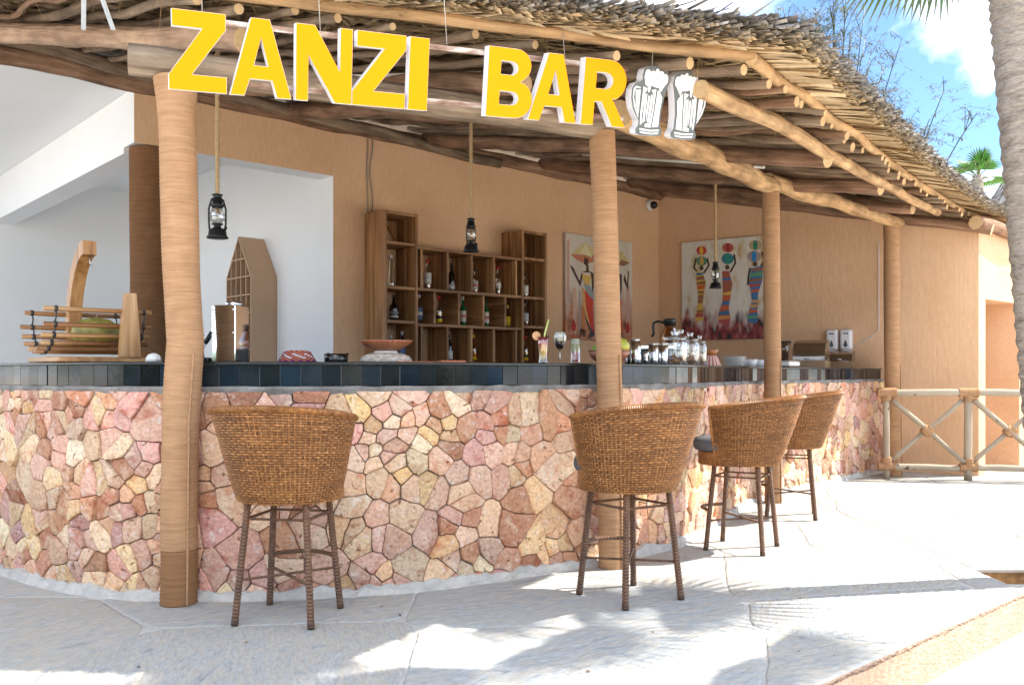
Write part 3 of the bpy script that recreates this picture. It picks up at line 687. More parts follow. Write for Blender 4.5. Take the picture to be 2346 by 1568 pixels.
yaw = rng.normal(0, .42, n); D = DN*np.cos(yaw)[:, None]+LA*np.sin(yaw)[:, None]; D += UPV*rng.normal(-.02, .06, n)[:, None]
P = TD(t, d, rng.uniform(.062, .115, n)); L = np.minimum(rng.uniform(.16, .42, n), np.maximum(.05, de+.02-d))
blades('thatch_underside', P, D, np.tile(UPV, (n, 1)), L, rng.uniform(.012, .032, n), cols(n, (.22, .15, .08), (.44, .32, .175), .25))
# eave fringe
ex = np.array([p[0] for p in EV]); ey = np.array([p[1] for p in EV]); el = np.concatenate([[0], np.cumsum(np.hypot(np.diff(ex), np.diff(ey)))])
def fringe(name, n, o0, o1, back, l0, l1, w0, w1, ca, cb, jit, yj, lift, dr, blunt=.3, roll=.5):
    s_ = rng.uniform(0, el[-1], n); x = np.interp(s_, el, ex); y = np.interp(s_, el, ey)
    t = x*A1.x+y*A1.y; dd = (x-O1.x)*N1.x+(y-O1.y)*N1.y
    k = rng.random(n); P = TD(t, dd-back, o0+(o1-o0)*k); yaw = rng.normal(0, yj, n)
    D = DN*np.cos(yaw)[:, None]+LA*np.sin(yaw)[:, None]+UPV*rng.normal(lift, abs(lift)*.6+.02, n)[:, None]; D /= np.linalg.norm(D, axis=1)[:, None]
    sg = rng.normal(0, roll, n); U = UPV*np.cos(sg)[:, None]+LA*np.sin(sg)[:, None]
    blades(name, P, D, U, rng.uniform(l0, l1, n), rng.uniform(w0, w1, n), cols(n, ca, cb, jit), droop=rng.normal(dr, .012, n), blunt=blunt)
fringe('eave_leaves', 6000, .086, .104, .12, .36, .39, .024, .046, (.46, .335, .19), (.70, .545, .345), .16, .045, .0, 0, .8, .3)
fringe('thatch_edge', 9000, .100, .150, -.08, .17, .22, .010, .022, (.34, .25, .15), (.40, .35, .29), .25, .14, .04, 0, .9, .6)
fringe('thatch_edge', 9000, .135, .185, -.06, .18, .26, .010, .022, GRY, DGR, .30, .24, .05, .0, .9, .8)
fringe('thatch_wisps', 200, .15, .19, -.05, .22, .38, .006, .014, DGR, GRY, .2, .5, .14, .02)
fringe('hanging_fibres', 300, .05, .09, .25, .12, .26, .002, .004, TAN, BRN, .2, .9, -.5, -.06)
for k, (px, tl) in enumerate((((192, 0), .16), ((226, 0), .20))):
    a = at(px[0], -25, 4.15); b = at(px[0]+(4 if k == 0 else 38), 72, 4.15)
    MB().add([a+Vector((-.012, 0, 0)), a+Vector((.012, 0, 0)), b+Vector((.011, -.02, 0)), b+Vector((-.011, -.02, 0)), a+Vector((0, .006, 0)), b+Vector((0, -.012, 0))],
             [(0, 4, 5, 3), (4, 1, 2, 5)], col=(.42, .42, .40)).build('loose_leaf_strip', M_thatch, roof)
# ------------------------------------------------------------------ sign
SZ0 = 3.45; sg0 = Vector(((385-1173)*SZ0/F, SZ0)); sgd = Vector((.9205, .3907)).normalized(); SH = .295; SB = CAM_H+(HOR-204)*SZ0/F; STILT = R(14); SUP = R(1.9)
def sx(u): k = (u-1173)/F; return (k*sg0.y-sg0.x)/(sgd.x-k*sgd.y)
def arc(cx, cy, rx, ry, a0, a1, n=10): return [(cx+rx*math.cos(R(a0+(a1-a0)*i/n)), cy+ry*math.sin(R(a0+(a1-a0)*i/n))) for i in range(n+1)]
def inset_any(poly, d):
    if area(poly) < 0: poly = poly[::-1]
    out = []; n = len(poly)
    for i in range(n):
        a, b, c = Vector(poly[i-1]), Vector(poly[i]), Vector(poly[(i+1) % n]); e1 = (b-a).normalized(); e2 = (c-b).normalized()
        n1 = Vector((-e1.y, e1.x)); n2 = Vector((-e2.y, e2.x)); k = n1+n2; k = k*(1/max(.35, 1+n1.dot(n2))); out.append(tuple(b+k*d))
    return out
Zp = ([(0, .0), (1, 0), (1, .21), (.40, .21), (.99, .80), (.99, 1), (.07, 1), (.07, .79), (.58, .79), (0, .19)], [])
Ap = ([(0, 0), (.23, 0), (.32, .22), (.68, .22), (.76, 0), (1, 0), (.64, 1), (.34, 1)], [[(.385, .40), (.615, .40), (.50, .76)]])
Np = ([(0, 0), (.22, 0), (.22, .60), (.70, 0), (1, 0), (1, 1), (.78, 1), (.78, .42), (.33, 1), (0, 1)], [])
Ip = ([(0, 0), (1, 0), (1, 1), (0, 1)], [])
Bp = ([(0, 0), (.55, 0)]+arc(.62, .275, .38, .275, -90, 60)+[(.72, .53)]+arc(.60, .765, .34, .235, -50, 90)+[(0, 1)],
      [[(.28, .19), (.52, .19)]+arc(.54, .285, .15, .095, -90, 90, 6)+[(.28, .38)], [(.28, .62), (.50, .62)]+arc(.52, .715, .13, .095, -90, 90, 6)+[(.28, .81)]])
Rp = ([(0, 0), (.27, 0), (.27, .36), (.42, .36), (.70, 0), (1, 0), (.66, .42)]+arc(.56, .69, .38, .31, -62, 90, 12)+[(0, 1)],
      [[(.27, .56), (.46, .56)]+arc(.48, .68, .16, .12, -90, 90, 6)+[(.27, .80)]])
sign = thing('bar_sign', 'yellow block letters reading ZANZI BAR on white edges, hung under the thatch eave', 'sign', (sg0.x, sg0.y, SB), math.atan2(sgd.y, sgd.x)); sign.rotation_euler = (STILT, -SUP, math.atan2(sgd.y, sgd.x))
for nm, sh, u0, u1 in (('letter_z', Zp, 387, 520), ('letter_a', Ap, 527, 668), ('letter_n', Np, 677, 805), ('letter_z', Zp, 806, 927), ('letter_i', Ip, 934, 978),
                       ('letter_b', Bp, 1112, 1216), ('letter_a', Ap, 1209, 1319), ('letter_r', Rp, 1330, 1432)):
    x0, x1 = sx(u0), sx(u1); S_ = lambda L: [(x0+(x1-x0)*p[0], p[1]*SH) for p in L]
    m = MB(); m.plate(S_(sh[0]), [S_(h) for h in sh[1]], 0, .052, 1, 1)
    lt = m.build(nm, [M_yellow, M_signwhite], sign)
    def shr(L, k):
        cx, cz = sum(p[0] for p in L)/len(L), sum(p[1] for p in L)/len(L); return L
    m = MB(); m.plate(inset_any(S_(sh[0]), .0014), [inset_any(S_(h), -.0014) for h in sh[1]], -.003, -.0005, 0, 0); m.build('face', [M_yellow], lt)
xa, xb = sx(420), sx(1440)
for z in (.27, .045): MB().box(((xa+xb)/2, .066, z*1.0), (xb-xa, .022, .022)).build('mounting_rail', M_rust, sign)
for u in (470, 740, 1030, 1300): MB().tube([(sx(u), .07, .27), (sx(u), .16, .52)], .002, 5).build('hanging_wire', M_cable, sign)
# beer mug pair
def mug(u0, v0, flip, label):
    # outline traced in a unit frame: x 0..1 (handle at x=0), z 0..1
    O = [(.20, .02), (.32, .0), (.85, .0), (.97, .03), (.98, .08), (.90, .15), (.90, .35), (.95, .55), (1.0, .68), (1.06, .80), (1.02, .92), (.92, .985), (.75, 1.0), (.55, 1.01), (.40, .99), (.28, .95), (.25, .86), (.26, .80), (.20, .765),
         (.06, .74), (-.02, .66), (-.02, .52), (.05, .38), (.17, .27), (.25, .21), (.25, .14), (.18, .08)]
    FO = [(.30, .85)]+arc(.40, .88, .085, .07, 200, 60, 5)+arc(.55, .885, .07, .055, 150, 40, 4)+arc(.67, .915, .06, .06, 170, 20, 4)+arc(.80, .89, .07, .055, 120, 20, 4)+arc(.92, .83, .085, .08, 80, -80, 6)+[(.88, .70), (.80, .63), (.77, .70), (.62, .71), (.52, .73), (.50, .64), (.46, .62), (.44, .70), (.36, .73)]
    pieces = [FO, [(.30, .70), (.42, .68), (.41, .64), (.36, .62), (.33, .30), (.34, .16), (.30, .15), (.28, .35)], [(.37, .60), (.43, .60), (.42, .20), (.37, .18)],
              [(.47, .58), (.52, .57), (.50, .40), (.47, .20), (.45, .35)], [(.55, .66), (.68, .68), (.66, .40), (.62, .12), (.44, .12), (.44, .165), (.58, .19), (.63, .40), (.62, .60)], [(.55, .60), (.60, .58), (.60, .42), (.56, .20), (.50, .19), (.53, .42)],
              [(.73, .67), (.84, .60), (.88, .56), (.84, .35), (.84, .14), (.66, .125), (.70, .40)], [(.74, .56), (.82, .56), (.78, .35), (.77, .18), (.72, .18), (.72, .40)],
              [(.08, .64), (.22, .65), (.22, .30), (.12, .45)], [(.02, .66), (.08, .70), (.21, .685), (.21, .668), (.10, .675), (.045, .63), (.04, .53), (.12, .40), (.22, .275), (.22, .25), (.08, .40), (.02, .53)],
              [(.30, .10), (.60, .085), (.86, .10), (.88, .075), (.60, .06), (.30, .072)], [(.30, .055), (.62, .04), (.86, .055), (.84, .03), (.62, .02), (.33, .03)]]
    H = .315; W = .185; x0 = sx(u0); t = thing('mug_sign', label, 'sign', (sg0.x+sgd.x*x0, sg0.y+sgd.y*x0, SB+v0+x0*math.sin(SUP)), math.atan2(sgd.y, sgd.x), 'beer mug cut-outs beside the letters')
    t.rotation_euler = (STILT, -SUP, math.atan2(sgd.y, sgd.x))
    fx = (lambda p: ((1-p[0])*W, p[1]*H)) if flip else (lambda p: (p[0]*W, p[1]*H))
    MB().plate([fx(p) for p in O], (), 0, .055, 0, 1).build('backing_plate', [M_signgrey, M_signwhite], t)
    for i, pc_ in enumerate(pieces): MB().plate([fx(p) for p in pc_], (), -.0035-.0002*i, -.001, 0, 0).build('foam' if i == 0 else 'white_inlay', [M_signwhite], t)
    return t
tmu = mug(1440, -.028, False, 'white and grey beer mug cut-out next to the letter R, handle facing the letters')
mug(1533, -.032, True, 'white and grey beer mug cut-out ending the sign, handle away from the letters')
w_ = MB(); w_.tube([(.105, .02, .30), (.105, .03, .42)], .0025, 5); w_.build('hanging_wire', M_cable, tmu)

# ------------------------------------------------------------------ wicker bar stools
def make_stool():
    t = thing('wicker_bar_stool', 'x', 'bar stool', group='wicker bar stools along the counter')
    PH = R(118); HB = .55
    def sh(ph, f, off=0):
        b = (math.cos(ph)+1)/2; rt = .290+.062*b**1.2; r = .228+(rt-.228)*f**.85+off; ht = .885+.098*b**.9
        x = r*math.sin(ph); y = -r*math.cos(ph)-.035*b*f; return Vector((x, y, HB+(ht-HB)*f))
    NS = 56; NR = 36; m = MB()
    for j in range(NR):
        f0, fm, f1 = (j+.12)/NR, (j+.5)/NR, (j+.88)/NR; vs_, gs, fs = [], [], []; o = roff()
        K = NS*2
        for i in range(K+1):
            ph = -PH+2*PH*i/K; w = .0055*math.cos(math.pi*(i/2+j)); jz = .006*mnoise.noise((i*.3, j*1.7, 0))
            for f, b in ((f0, -.0012), (fm, .0022), (f1, -.0012)): vs_.append(sh(ph, min(1, max(0, f+jz*.3)), w+b)); gs.append((ph*.3+o[0], f*.4+o[1], o[2]))
        for i in range(K):
            for q in range(2): fs.append((i*3+q, (i+1)*3+q, (i+1)*3+q+1, i*3+q+1))
        m.add(vs_, fs, 0, gs, smooth=True)
    for i in range(NS+1):
        ph = -PH+2*PH*i/NS; vs_, fs = [], []; K = 24
        for k in range(K+1):
            p = sh(ph, k/K, .0006); tgt = Vector((math.cos(ph), math.sin(ph), 0))*.0032; vs_ += [p-tgt, sh(ph, k/K, .002), p+tgt]
        for k in range(K): fs += [(k*3, k*3+1, k*3+4, k*3+3), (k*3+1, k*3+2, k*3+5, k*3+4)]
        m.add(vs_, fs, 0, smooth=True)
    m.build('woven_back', [M_wick_a], t, kind='stuff')
    m = MB()
    for off in (-.006,):
        vs_, fs = [], []; K, J = 40, 8
        for i in range(K+1):
            for j in range(J+1): vs_.append(sh(-PH+2*PH*i/K, j/J, off))
        for i in range(K):
            for j in range(J): a = i*(J+1)+j; fs.append((a, a+J+1, a+J+2, a+1))
        m.add(vs_, fs, 0, smooth=True)
    m.build('gap_shade_sheet', M_wick_b, t)  # dark sheet behind the strands, painting in the shade of the weave gaps
    # wrapped rim: flat roll bent outwards
    m = MB(); K = 300; vs_, fs = [], []; sec = 8
    for i in range(K+1):
        ph = -PH+2*PH*i/K; c = sh(ph, 1, .0); n_ = Vector((math.sin(ph), -math.cos(ph), 0)); k2 = 1+.10*(1 if i % 2 else -1)*.6
        for a in range(sec):
            an = 2*math.pi*a/sec; vs_.append(c+n_*(math.cos(an)*.036*k2-.018)+Vector((0, 0, math.sin(an)*.016*k2+.002)))
    for i in range(K):
        for a in range(sec): a2 = (a+1) % sec; fs.append((i*sec+a, i*sec+a2, (i+1)*sec+a2, (i+1)*sec+a))
    fs += [tuple(range(sec)), tuple(range(K*sec+sec-1, K*sec-1, -1))]; m.add(vs_, fs, 0, smooth=False); m.build('rim', M_wick_a, t)
    for s_ in (-1, 1): MB().tube([sh(s_*PH, f/10, 0) for f in range(11)], .011, 8).build('arm_edge', M_wick_a, t)
    # seat drum
    m = MB(); prof = []
    for k in range(15): z = .548+.085*k/14; prof.append((.236+.0035*(1 if k % 2 else -1), z))
    m.lathe([(.05, .548)]+prof+[(.05, .633)], (0, .045, 0), 56); m.build('seat_band', M_wick_a, t)
    m = MB(); prof = [(.20, .634), (.228, .64), (.240, .658), (.240, .690), (.228, .712), (.19, .726), (.10, .732), (0.0005, .733)]
    m.lathe(prof, (0, .075, 0), 36); m.build('cushion', M_cushion, t)
    # legs with wound cane
    def wound(a, b, r, nm, pitch=.016, mt=M_wick_leg, seg=8):
        a, b = Vector(a), Vector(b); n = max(4, int((b-a).length/pitch)*2)
        MB().tube([a+(b-a)*i/n for i in range(n+1)], [r+(.0019 if i % 2 else -.0019) for i in range(n+1)], seg, smooth=False).build(nm, mt, t)
    LT, LB = .138, .183
    def lp(sx_, sy_, z): k = LB+(LT-LB)*z/.56; return Vector((sx_*k, sy_*k, z))
    for sx_ in (-1, 1):
        for sy_ in (-1, 1):
            wound(lp(sx_, sy_, .0), lp(sx_, sy_, .56), .0165, 'leg')
            MB().tube([lp(sx_, sy_, 0), lp(sx_, sy_, .028)], .0175, 8).build('foot_cap', M_wick_b, t)
    cs = [(-1, -1), (1, -1), (1, 1), (-1, 1)]
    for i in range(4): wound(lp(*cs[i], .475), lp(*cs[(i+1) % 4], .475), .006, 'stretcher', .012, seg=6)
    wound(lp(-1, -1, .20), lp(1, 1, .20), .0065, 'cross_brace', .012, seg=6); wound(lp(1, -1, .19), lp(-1, 1, .19), .0065, 'cross_brace', .012, seg=6)
    a, b = lp(-1, 1, .255), lp(1, 1, .255); n = 40
    MB().tube([a+(b-a)*i/n+Vector((0, .10*math.sin(math.pi*i/n), 0)) for i in range(n+1)], [.0105+(.001 if i % 2 else -.001) for i in range(n+1)], 8, smooth=False).build('footrest', M_wick_leg, t)
    return t
st = make_stool()
for i, (x, y, rz, lb) in enumerate(((-1.045, 4.20, R(-9.7), 'wicker bar stool with its back turned out, beside the thick dark based post'),
                                    (.60, 4.565, R(33), 'wicker bar stool with grey cushion standing in front of the post below the letter R'),
                                    (1.50, 5.84, R(60), 'wicker bar stool with grey cushion in full sun, between two other stools'),
                                    (2.23, 7.16, R(73), 'wicker bar stool farthest along the counter towards the pole railing'))):
    o = st if i == 0 else copy_tree(st)
    o.location = (x, y, .003); o.rotation_euler = (0, 0, rz); o['label'] = lb

# ------------------------------------------------------------------ hanging lanterns
def make_lantern():
    t = thing('hanging_lantern', 'x', 'lantern', group='black storm lanterns on ropes')
    m = MB(); m.lathe([(.062, 0), (.066, .006), (.055, .018), (.052, .045), (.040, .058), (.022, .064), (.020, .08), (.034, .084), (.034, .09), (.0, .09)], seg=22); m.build('fuel_base', M_metal_blk, t)
    m = MB(); m.lathe([(.020, .089), (.034, .11), (.041, .135), (.036, .165), (.027, .188)], seg=20); m.build('glass_chimney', M_glass_l, t)
    m = MB(); m.lathe([(.010, .145), (.014, .155), (.012, .18), (.012, .195)], seg=10); m.build('bulb', M_log_tan, t)
    m = MB(); m.lathe([(.030, .186), (.044, .205), (.030, .212), (.029, .245), (.022, .250), (.030, .262), (.034, .264), (.030, .268), (.008, .268)], seg=20); m.build('hood', M_metal_blk, t)
    for s_ in (-1, 1):
        m = MB(); m.tube([(s_*.046, 0, .05), (s_*.050, 0, .10), (s_*.050, 0, .18), (s_*.034, 0, .235), (s_*.026, 0, .24)], .0058, 8); m.build('side_tube', M_metal_blk, t)
    for z, r_ in ((.12, .043), (.15, .041)):
        m = MB(); m.tube([(r_*math.cos(a*math.pi/9), r_*math.sin(a*math.pi/9), z+.012*math.sin(a*math.pi/4.5)) for a in range(19)], .0018, 5, cap=False); m.build('guard_wire', M_wire, t)
    m = MB(); m.lathe([(.009, .055), (.010, .07), (.007, .074)], (.045, -.02, 0), 8); m.build('filler_cap', M_metal_blk, t)
    return t
ln = make_lantern()
for i, (u, vb, Z, lb, tw) in enumerate(((498, 546, 5.45, 'black storm lantern on a rope in front of the white room', 0.5), (1079, 577, 7.15, 'black storm lantern on a rope above the wooden shelves', .9), (1639, 660, 9.15, 'black storm lantern on a rope in front of the painting of pot carriers', 1.4))):
    o = ln if i == 0 else copy_tree(ln); p = at(u, vb, Z); o.location = p; o.rotation_euler = (0, 0, tw); o['label'] = lb
    hr = roof_h(dist1(p.x, p.y))-.03-p.z
    m = MB(); K = 3; 
    for s_ in range(K):
        n = int(hr/.012); m.tube([(.0075*math.cos(2*math.pi*(k*.012/.06+s_/K)), .0075*math.sin(2*math.pi*(k*.012/.06+s_/K)), .262+(hr-.262)*k/n) for k in range(n+1)], .0075, 6)
    m.build('rope', M_rope, o)
    m = MB(); m.lathe([(.045, hr), (.05, hr+.01), (.04, hr+.03), (.01, hr+.035)], seg=16); m.build('ceiling_rose', M_metal_blk, o)

# ------------------------------------------------------------------ shelving on the back wall (frame of the building: x along wall, y into it)
def bw(x, y, z): p = O1+A1*x-N1*y; return (p.x, p.y, z)
def shx(u, q): # local x on the back wall for view direction u, q in front of the wall
    k = (u-1173)/F; b = O1+N1*q; t = (k*b.y-b.x)/(A1.x-k*A1.y); return t
DEP = .35
def unit(name, label, x0, x1, z0, z1):
    p = bw((x0+x1)/2, -DEP/2-.004, 0); t = thing(name, label, 'shelf', p, TH1); return t
def plank(t, nm, cx_, cy_, cz, sx_, sy_, sz): MB().box((cx_, cy_, cz), (sx_, sy_, sz), bev=.003).build(nm, M_teak, t)
def tall(label, x0, x1, zs, z1=2.75):
    t = unit('tall_shelf', label, x0, x1, 0, z1); w = x1-x0; TH = .032
    for s_ in (-1, 1):
        plank(t, 'side_board', s_*(w/2-TH/2), -.088, z1/2, TH, DEP/2-.002, z1); plank(t, 'side_board', s_*(w/2-TH/2), .088, z1/2, TH, DEP/2-.002, z1)
    plank(t, 'top_board', 0, 0, z1-TH/2-.003, w-2*TH-.002, DEP-.006, TH)
    for z in zs: plank(t, 'shelf_board', 0, 0, z-TH/2, w-2*TH-.002, DEP-.012, TH)
    m = MB(); x = w/2-TH-.002; m.plate([(x, z1-TH-.01), (x-.17, z1-TH-.01), (x, z1-TH-.24)], (), DEP/2-.04, DEP/2-.01); m.build('corner_brace', M_teak, t)
    plank(t, 'base_board', 0, DEP/2-.03, .6, w-2*TH-.002, .02, 1.2)
    return t
XL0, XL1, XM1, XR1 = -4.71, -4.30, -2.87, -2.475
tall('tall teak shelf unit with open back next to the white opening', XL0, XL1, (2.45, 2.01, 1.67, 1.26))
tall('tall teak shelf unit with open back beside the umbrella painting', XM1+.002, XR1, (2.45, 2.01, 1.68, 1.26))
t = unit('middle_shelf', 'low teak shelf of staggered pigeonholes between two tall units', XL1, XM1, 0, 2.43); w = XM1-XL1; TH = .03
for z in (2.43, 2.01, 1.65, 1.26): plank(t, 'shelf_board', 0, 0, z-TH/2, w-.004, DEP-.01, TH)
for (za, zb, xs) in ((2.01, 2.40, [shx(u, DEP) for u in (967, 1027, 1082, 1133, 1184)]), (1.65, 1.98, [shx(u, DEP) for u in (997, 1053, 1109, 1159)]), (1.26, 1.62, [shx(u, DEP) for u in (968, 1027, 1082, 1133, 1184)])):
    for x in xs: plank(t, 'divider', x-(XL1+XM1)/2, 0, (za+zb)/2, TH-.004, DEP-.02, zb-za-.003)
plank(t, 'base_board', 0, DEP/2-.03, .6, w-.004, .02, 1.2)
# bottles
GL = {}
def gm(key, *a):
    if key not in GL: GL[key] = a[0]()
    return GL[key]
def solid(c, r_=.25, mtl=0): return gm(('s', c, r_), lambda: mat('paint_%d' % len(GL), [(0, c)], rough=r_, bump=0, metal=mtl))
M_bgreen = mat('green_glass', [(0, (.006, .10, .025))], rough=.06, bump=0, coat=.5); M_bblack = mat('black_glass', [(0, (.006, .005, .004))], rough=.06, bump=0, coat=.5)
M_bclear = glassy('bottle_glass', (.80, .76, .70), .16); M_gold = glassy('gold_spirit', (.75, .48, .16), .10)
def c5(x): return (900+x*.44643)/1.2549
def bottle(u, z, h, r_, body, cap, label_c, label, band=(.18, .52), shape=0, q=.17, lab2=None):
    x = shx(u, q); t = thing('bottle', label, 'bottle', bw(x, -q, z+.001), TH1, 'bottles on the teak shelves')
    if shape == 0: prof = [(r_*.9, 0), (r_, .01), (r_, .56*h), (r_*.85, .63*h), (r_*.38, .72*h), (r_*.34, .93*h), (r_*.36, .95*h)]
    elif shape == 1: prof = [(r_*.9, 0), (r_, .02), (r_*.95, .15*h), (r_*.6, .6*h), (r_*.42, .80*h), (r_*.40, .95*h)]
    else: prof = [(r_*.9, 0), (r_, .01), (r_*1.05, .45*h), (r_*1.0, .56*h), (r_*.5, .66*h), (r_*.34, .72*h), (r_*.33, .95*h)]
    MB().lathe(prof, seg=18).build('body', body, t)
    MB().lathe([(r_*.42, .88*h), (r_*.42, h), (r_*.1, h+.001)], seg=14).build('cap', cap, t)
    if label_c:
        rl = r_*1.02 if shape != 1 else r_*.9
        lo = MB().lathe([(rl, band[0]*h), (rl, band[1]*h)], seg=18).build('label_band', label_c, t)
        if lab2: MB().lathe([(rl+.001, (band[0]*.65+band[1]*.35)*h), (rl+.001, (band[0]*.35+band[1]*.65)*h)], seg=18).build('label_print', lab2, lo)
RED, WHT, YEL, DRK, SIL = solid((.55, .02, .02)), solid((.72, .71, .66), .5), solid((.85, .55, .02), .4), solid((.02, .02, .025)), solid((.6, .6, .62), .3)
PNK = solid((.6, .25, .22), .5); BLU = solid((.15, .22, .38), .5)
for a in ((c5(500), 2.01, .33, .045, M_bclear, SIL, None, 'clear tapered dimpled bottle in the tall shelf next to the white opening', (.2, .5), 1),
          (c5(520), 1.67, .27, .046, M_bblack, DRK, WHT, 'squat black bottle with white label in the tall shelf next to the white opening', (.12, .5), 2, .17, solid((.25, .27, .3), .5)),
          (c5(500), 1.26, .27, .036, M_bblack, SIL, None, 'dark bottle with silver cap showing above the red patterned bowl'),
          (c5(574), 1.26, .31, .038, M_bblack, SIL, BLU, 'tall dark bottle with blue neck behind the red patterned bowl', (.2, .5)),
          (c5(738), 2.01, .32, .038, M_bclear, RED, WHT, 'clear bottle with red cap and large white label in the top pigeonholes', (.2, .56), 0, .17, solid((.6, .6, .62), .5)),
          (c5(891), 2.01, .31, .036, M_bblack, DRK, SIL, 'black wine bottle in the top row of pigeonholes', (.08, .28)),
          (c5(1043), 2.01, .28, .034, M_bclear, DRK, WHT, 'clear bottle with black stopper and white label under the lantern', (.15, .5), 0, .17, PNK),
          (c5(1190), 2.01, .33, .036, M_bclear, RED, WHT, 'clear bottle with red cap and narrow label in the last top pigeonhole', (.25, .45)),
          (c5(682), 1.65, .31, .040, M_bclear, SIL, BLU, 'clear bottle with blue and white label partly behind the tall unit', (.15, .55), 0, .17, WHT),
          (c5(811), 1.65, .31, .036, M_bclear, RED, YEL, 'clear bottle with red cap and yellow label in the middle pigeonholes', (.1, .42), 2, .17, DRK),
          (c5(965), 1.65, .32, .034, M_bgreen, SIL, WHT, 'green bottle with silver cap and white label in the middle row', (.14, .52), 0, .17, PNK),
          (c5(1114), 1.65, .32, .034, M_bgreen, DRK, WHT, 'green bottle with dark cap and white label in the middle row', (.14, .52), 0, .17, PNK),
          (c5(1252), 1.65, .26, .034, M_gold, YEL, YEL, 'gold bottle with yellow label half hidden by a divider', (.1, .5)),
          (c5(878), 1.26, .30, .034, M_bblack, DRK, WHT, 'dark bottle with white label in the lowest pigeonholes', (.1, .4)),
          (c5(1032), 1.26, .30, .036, M_gold, YEL, YEL, 'gold bottle with yellow label in the lowest pigeonholes', (.1, .4), 2),
          (c5(1367), 2.01, .28, .036, M_bclear, DRK, WHT, 'clear bottle with dark cap and cream label in the tall shelf by the umbrella painting', (.15, .5)),
          (c5(1368), 1.68, .30, .036, M_bclear, DRK, SIL, 'clear patterned bottle in the middle of the tall shelf by the umbrella painting', (.2, .5)),
          (c5(1366), 1.26, .31, .036, M_bclear, RED, YEL, 'clear bottle with red neck and yellow label in the tall shelf by the umbrella painting', (.1, .42), 2, .17, DRK)):
    bottle(*a)

# ------------------------------------------------------------------ paintings
def canvas_mat(name, top, low, rows):
    m = bpy.data.materials.new(name); m.use_nodes = True; nt = m.node_tree; b = nt.nodes['Principled BSDF']; b.inputs['Roughness'].default_value = .6
    a = nt.nodes.new('ShaderNodeAttribute'); a.attribute_name = 'gc'; vec = a.outputs['Vector']; sp = nt.nodes.new('ShaderNodeSeparateXYZ'); nt.links.new(vec, sp.inputs[0])
    n1 = tex(nt, vec, 9, (1, 1, .35), 3); c1 = ramp(nt, n1, top)
    n2 = tex(nt, vec, 8, (1.2, 1, .7), 2); c2 = ramp(nt, n2, low)
    ad = nt.nodes.new('ShaderNodeMath'); ad.operation = 'MULTIPLY_ADD'; nt.links.new(tex(nt, vec, 5, (1.5, 1, .5), 2), ad.inputs[0]); ad.inputs[1].default_value = -.9; zo = nt.nodes.new('ShaderNodeMath'); zo.inputs[1].default_value = .5; nt.links.new(sp.outputs['Z'], zo.inputs[0]); nt.links.new(zo.outputs[0], ad.inputs[2])
    f = ramp(nt, ad.outputs[0], rows); nt.links.new(mixc(nt, 'MIX', f, c2, c1), b.inputs['Base Color']); return m
M_can1 = canvas_mat('canvas_one', [(.3, (.52, .47, .40)), (.6, (.62, .57, .50)), (.75, (.62, .40, .28))], [(.3, (.14, .05, .025)), (.5, (.55, .24, .13)), (.7, (.45, .15, .06))], [(.30, (0, 0, 0)), (.72, (1, 1, 1))])
M_can2 = canvas_mat('canvas_two', [(.3, (.50, .36, .14)), (.45, (.66, .62, .55)), (.65, (.72, .70, .66)), (.78, (.55, .42, .22))], [(.32, (.02, .015, .02)), (.45, (.22, .03, .03)), (.6, (.38, .10, .09)), (.75, (.5, .38, .38))], [(.24, (0, 0, 0)), (.44, (1, 1, 1))])
SK = solid((.045, .022, .014), .6)
def painting(label, p, rz, w, h, can):
    t = thing('painting', label, 'painting', p, rz)
    m = MB(); m.box((0, .0, h/2), (w, .04, h), bev=.003, off=(0, 0, 0)); 
    m.G = [(v[0]+3, v[1], v[2]) for v in m.V]; m.build('canvas', can, t); return t
def paint(t, nm, poly, c, k): MB().plate(poly, (), -.0225-.0008*k, -.0195, 0).build(nm, solid(c, .6), t)
def strokepoly(pts, w0, w1):
    P = [Vector(p) for p in pts]; n = len(P); Lp, Rp_ = [], []
    for i in range(n):
        t_ = (P[min(i+1, n-1)]-P[max(i-1, 0)]).normalized(); nn_ = Vector((-t_.y, t_.x))*(w0+(w1-w0)*i/(n-1)); Lp.append(tuple(P[i]+nn_)); Rp_.append(tuple(P[i]-nn_))
    return Lp+Rp_[::-1]
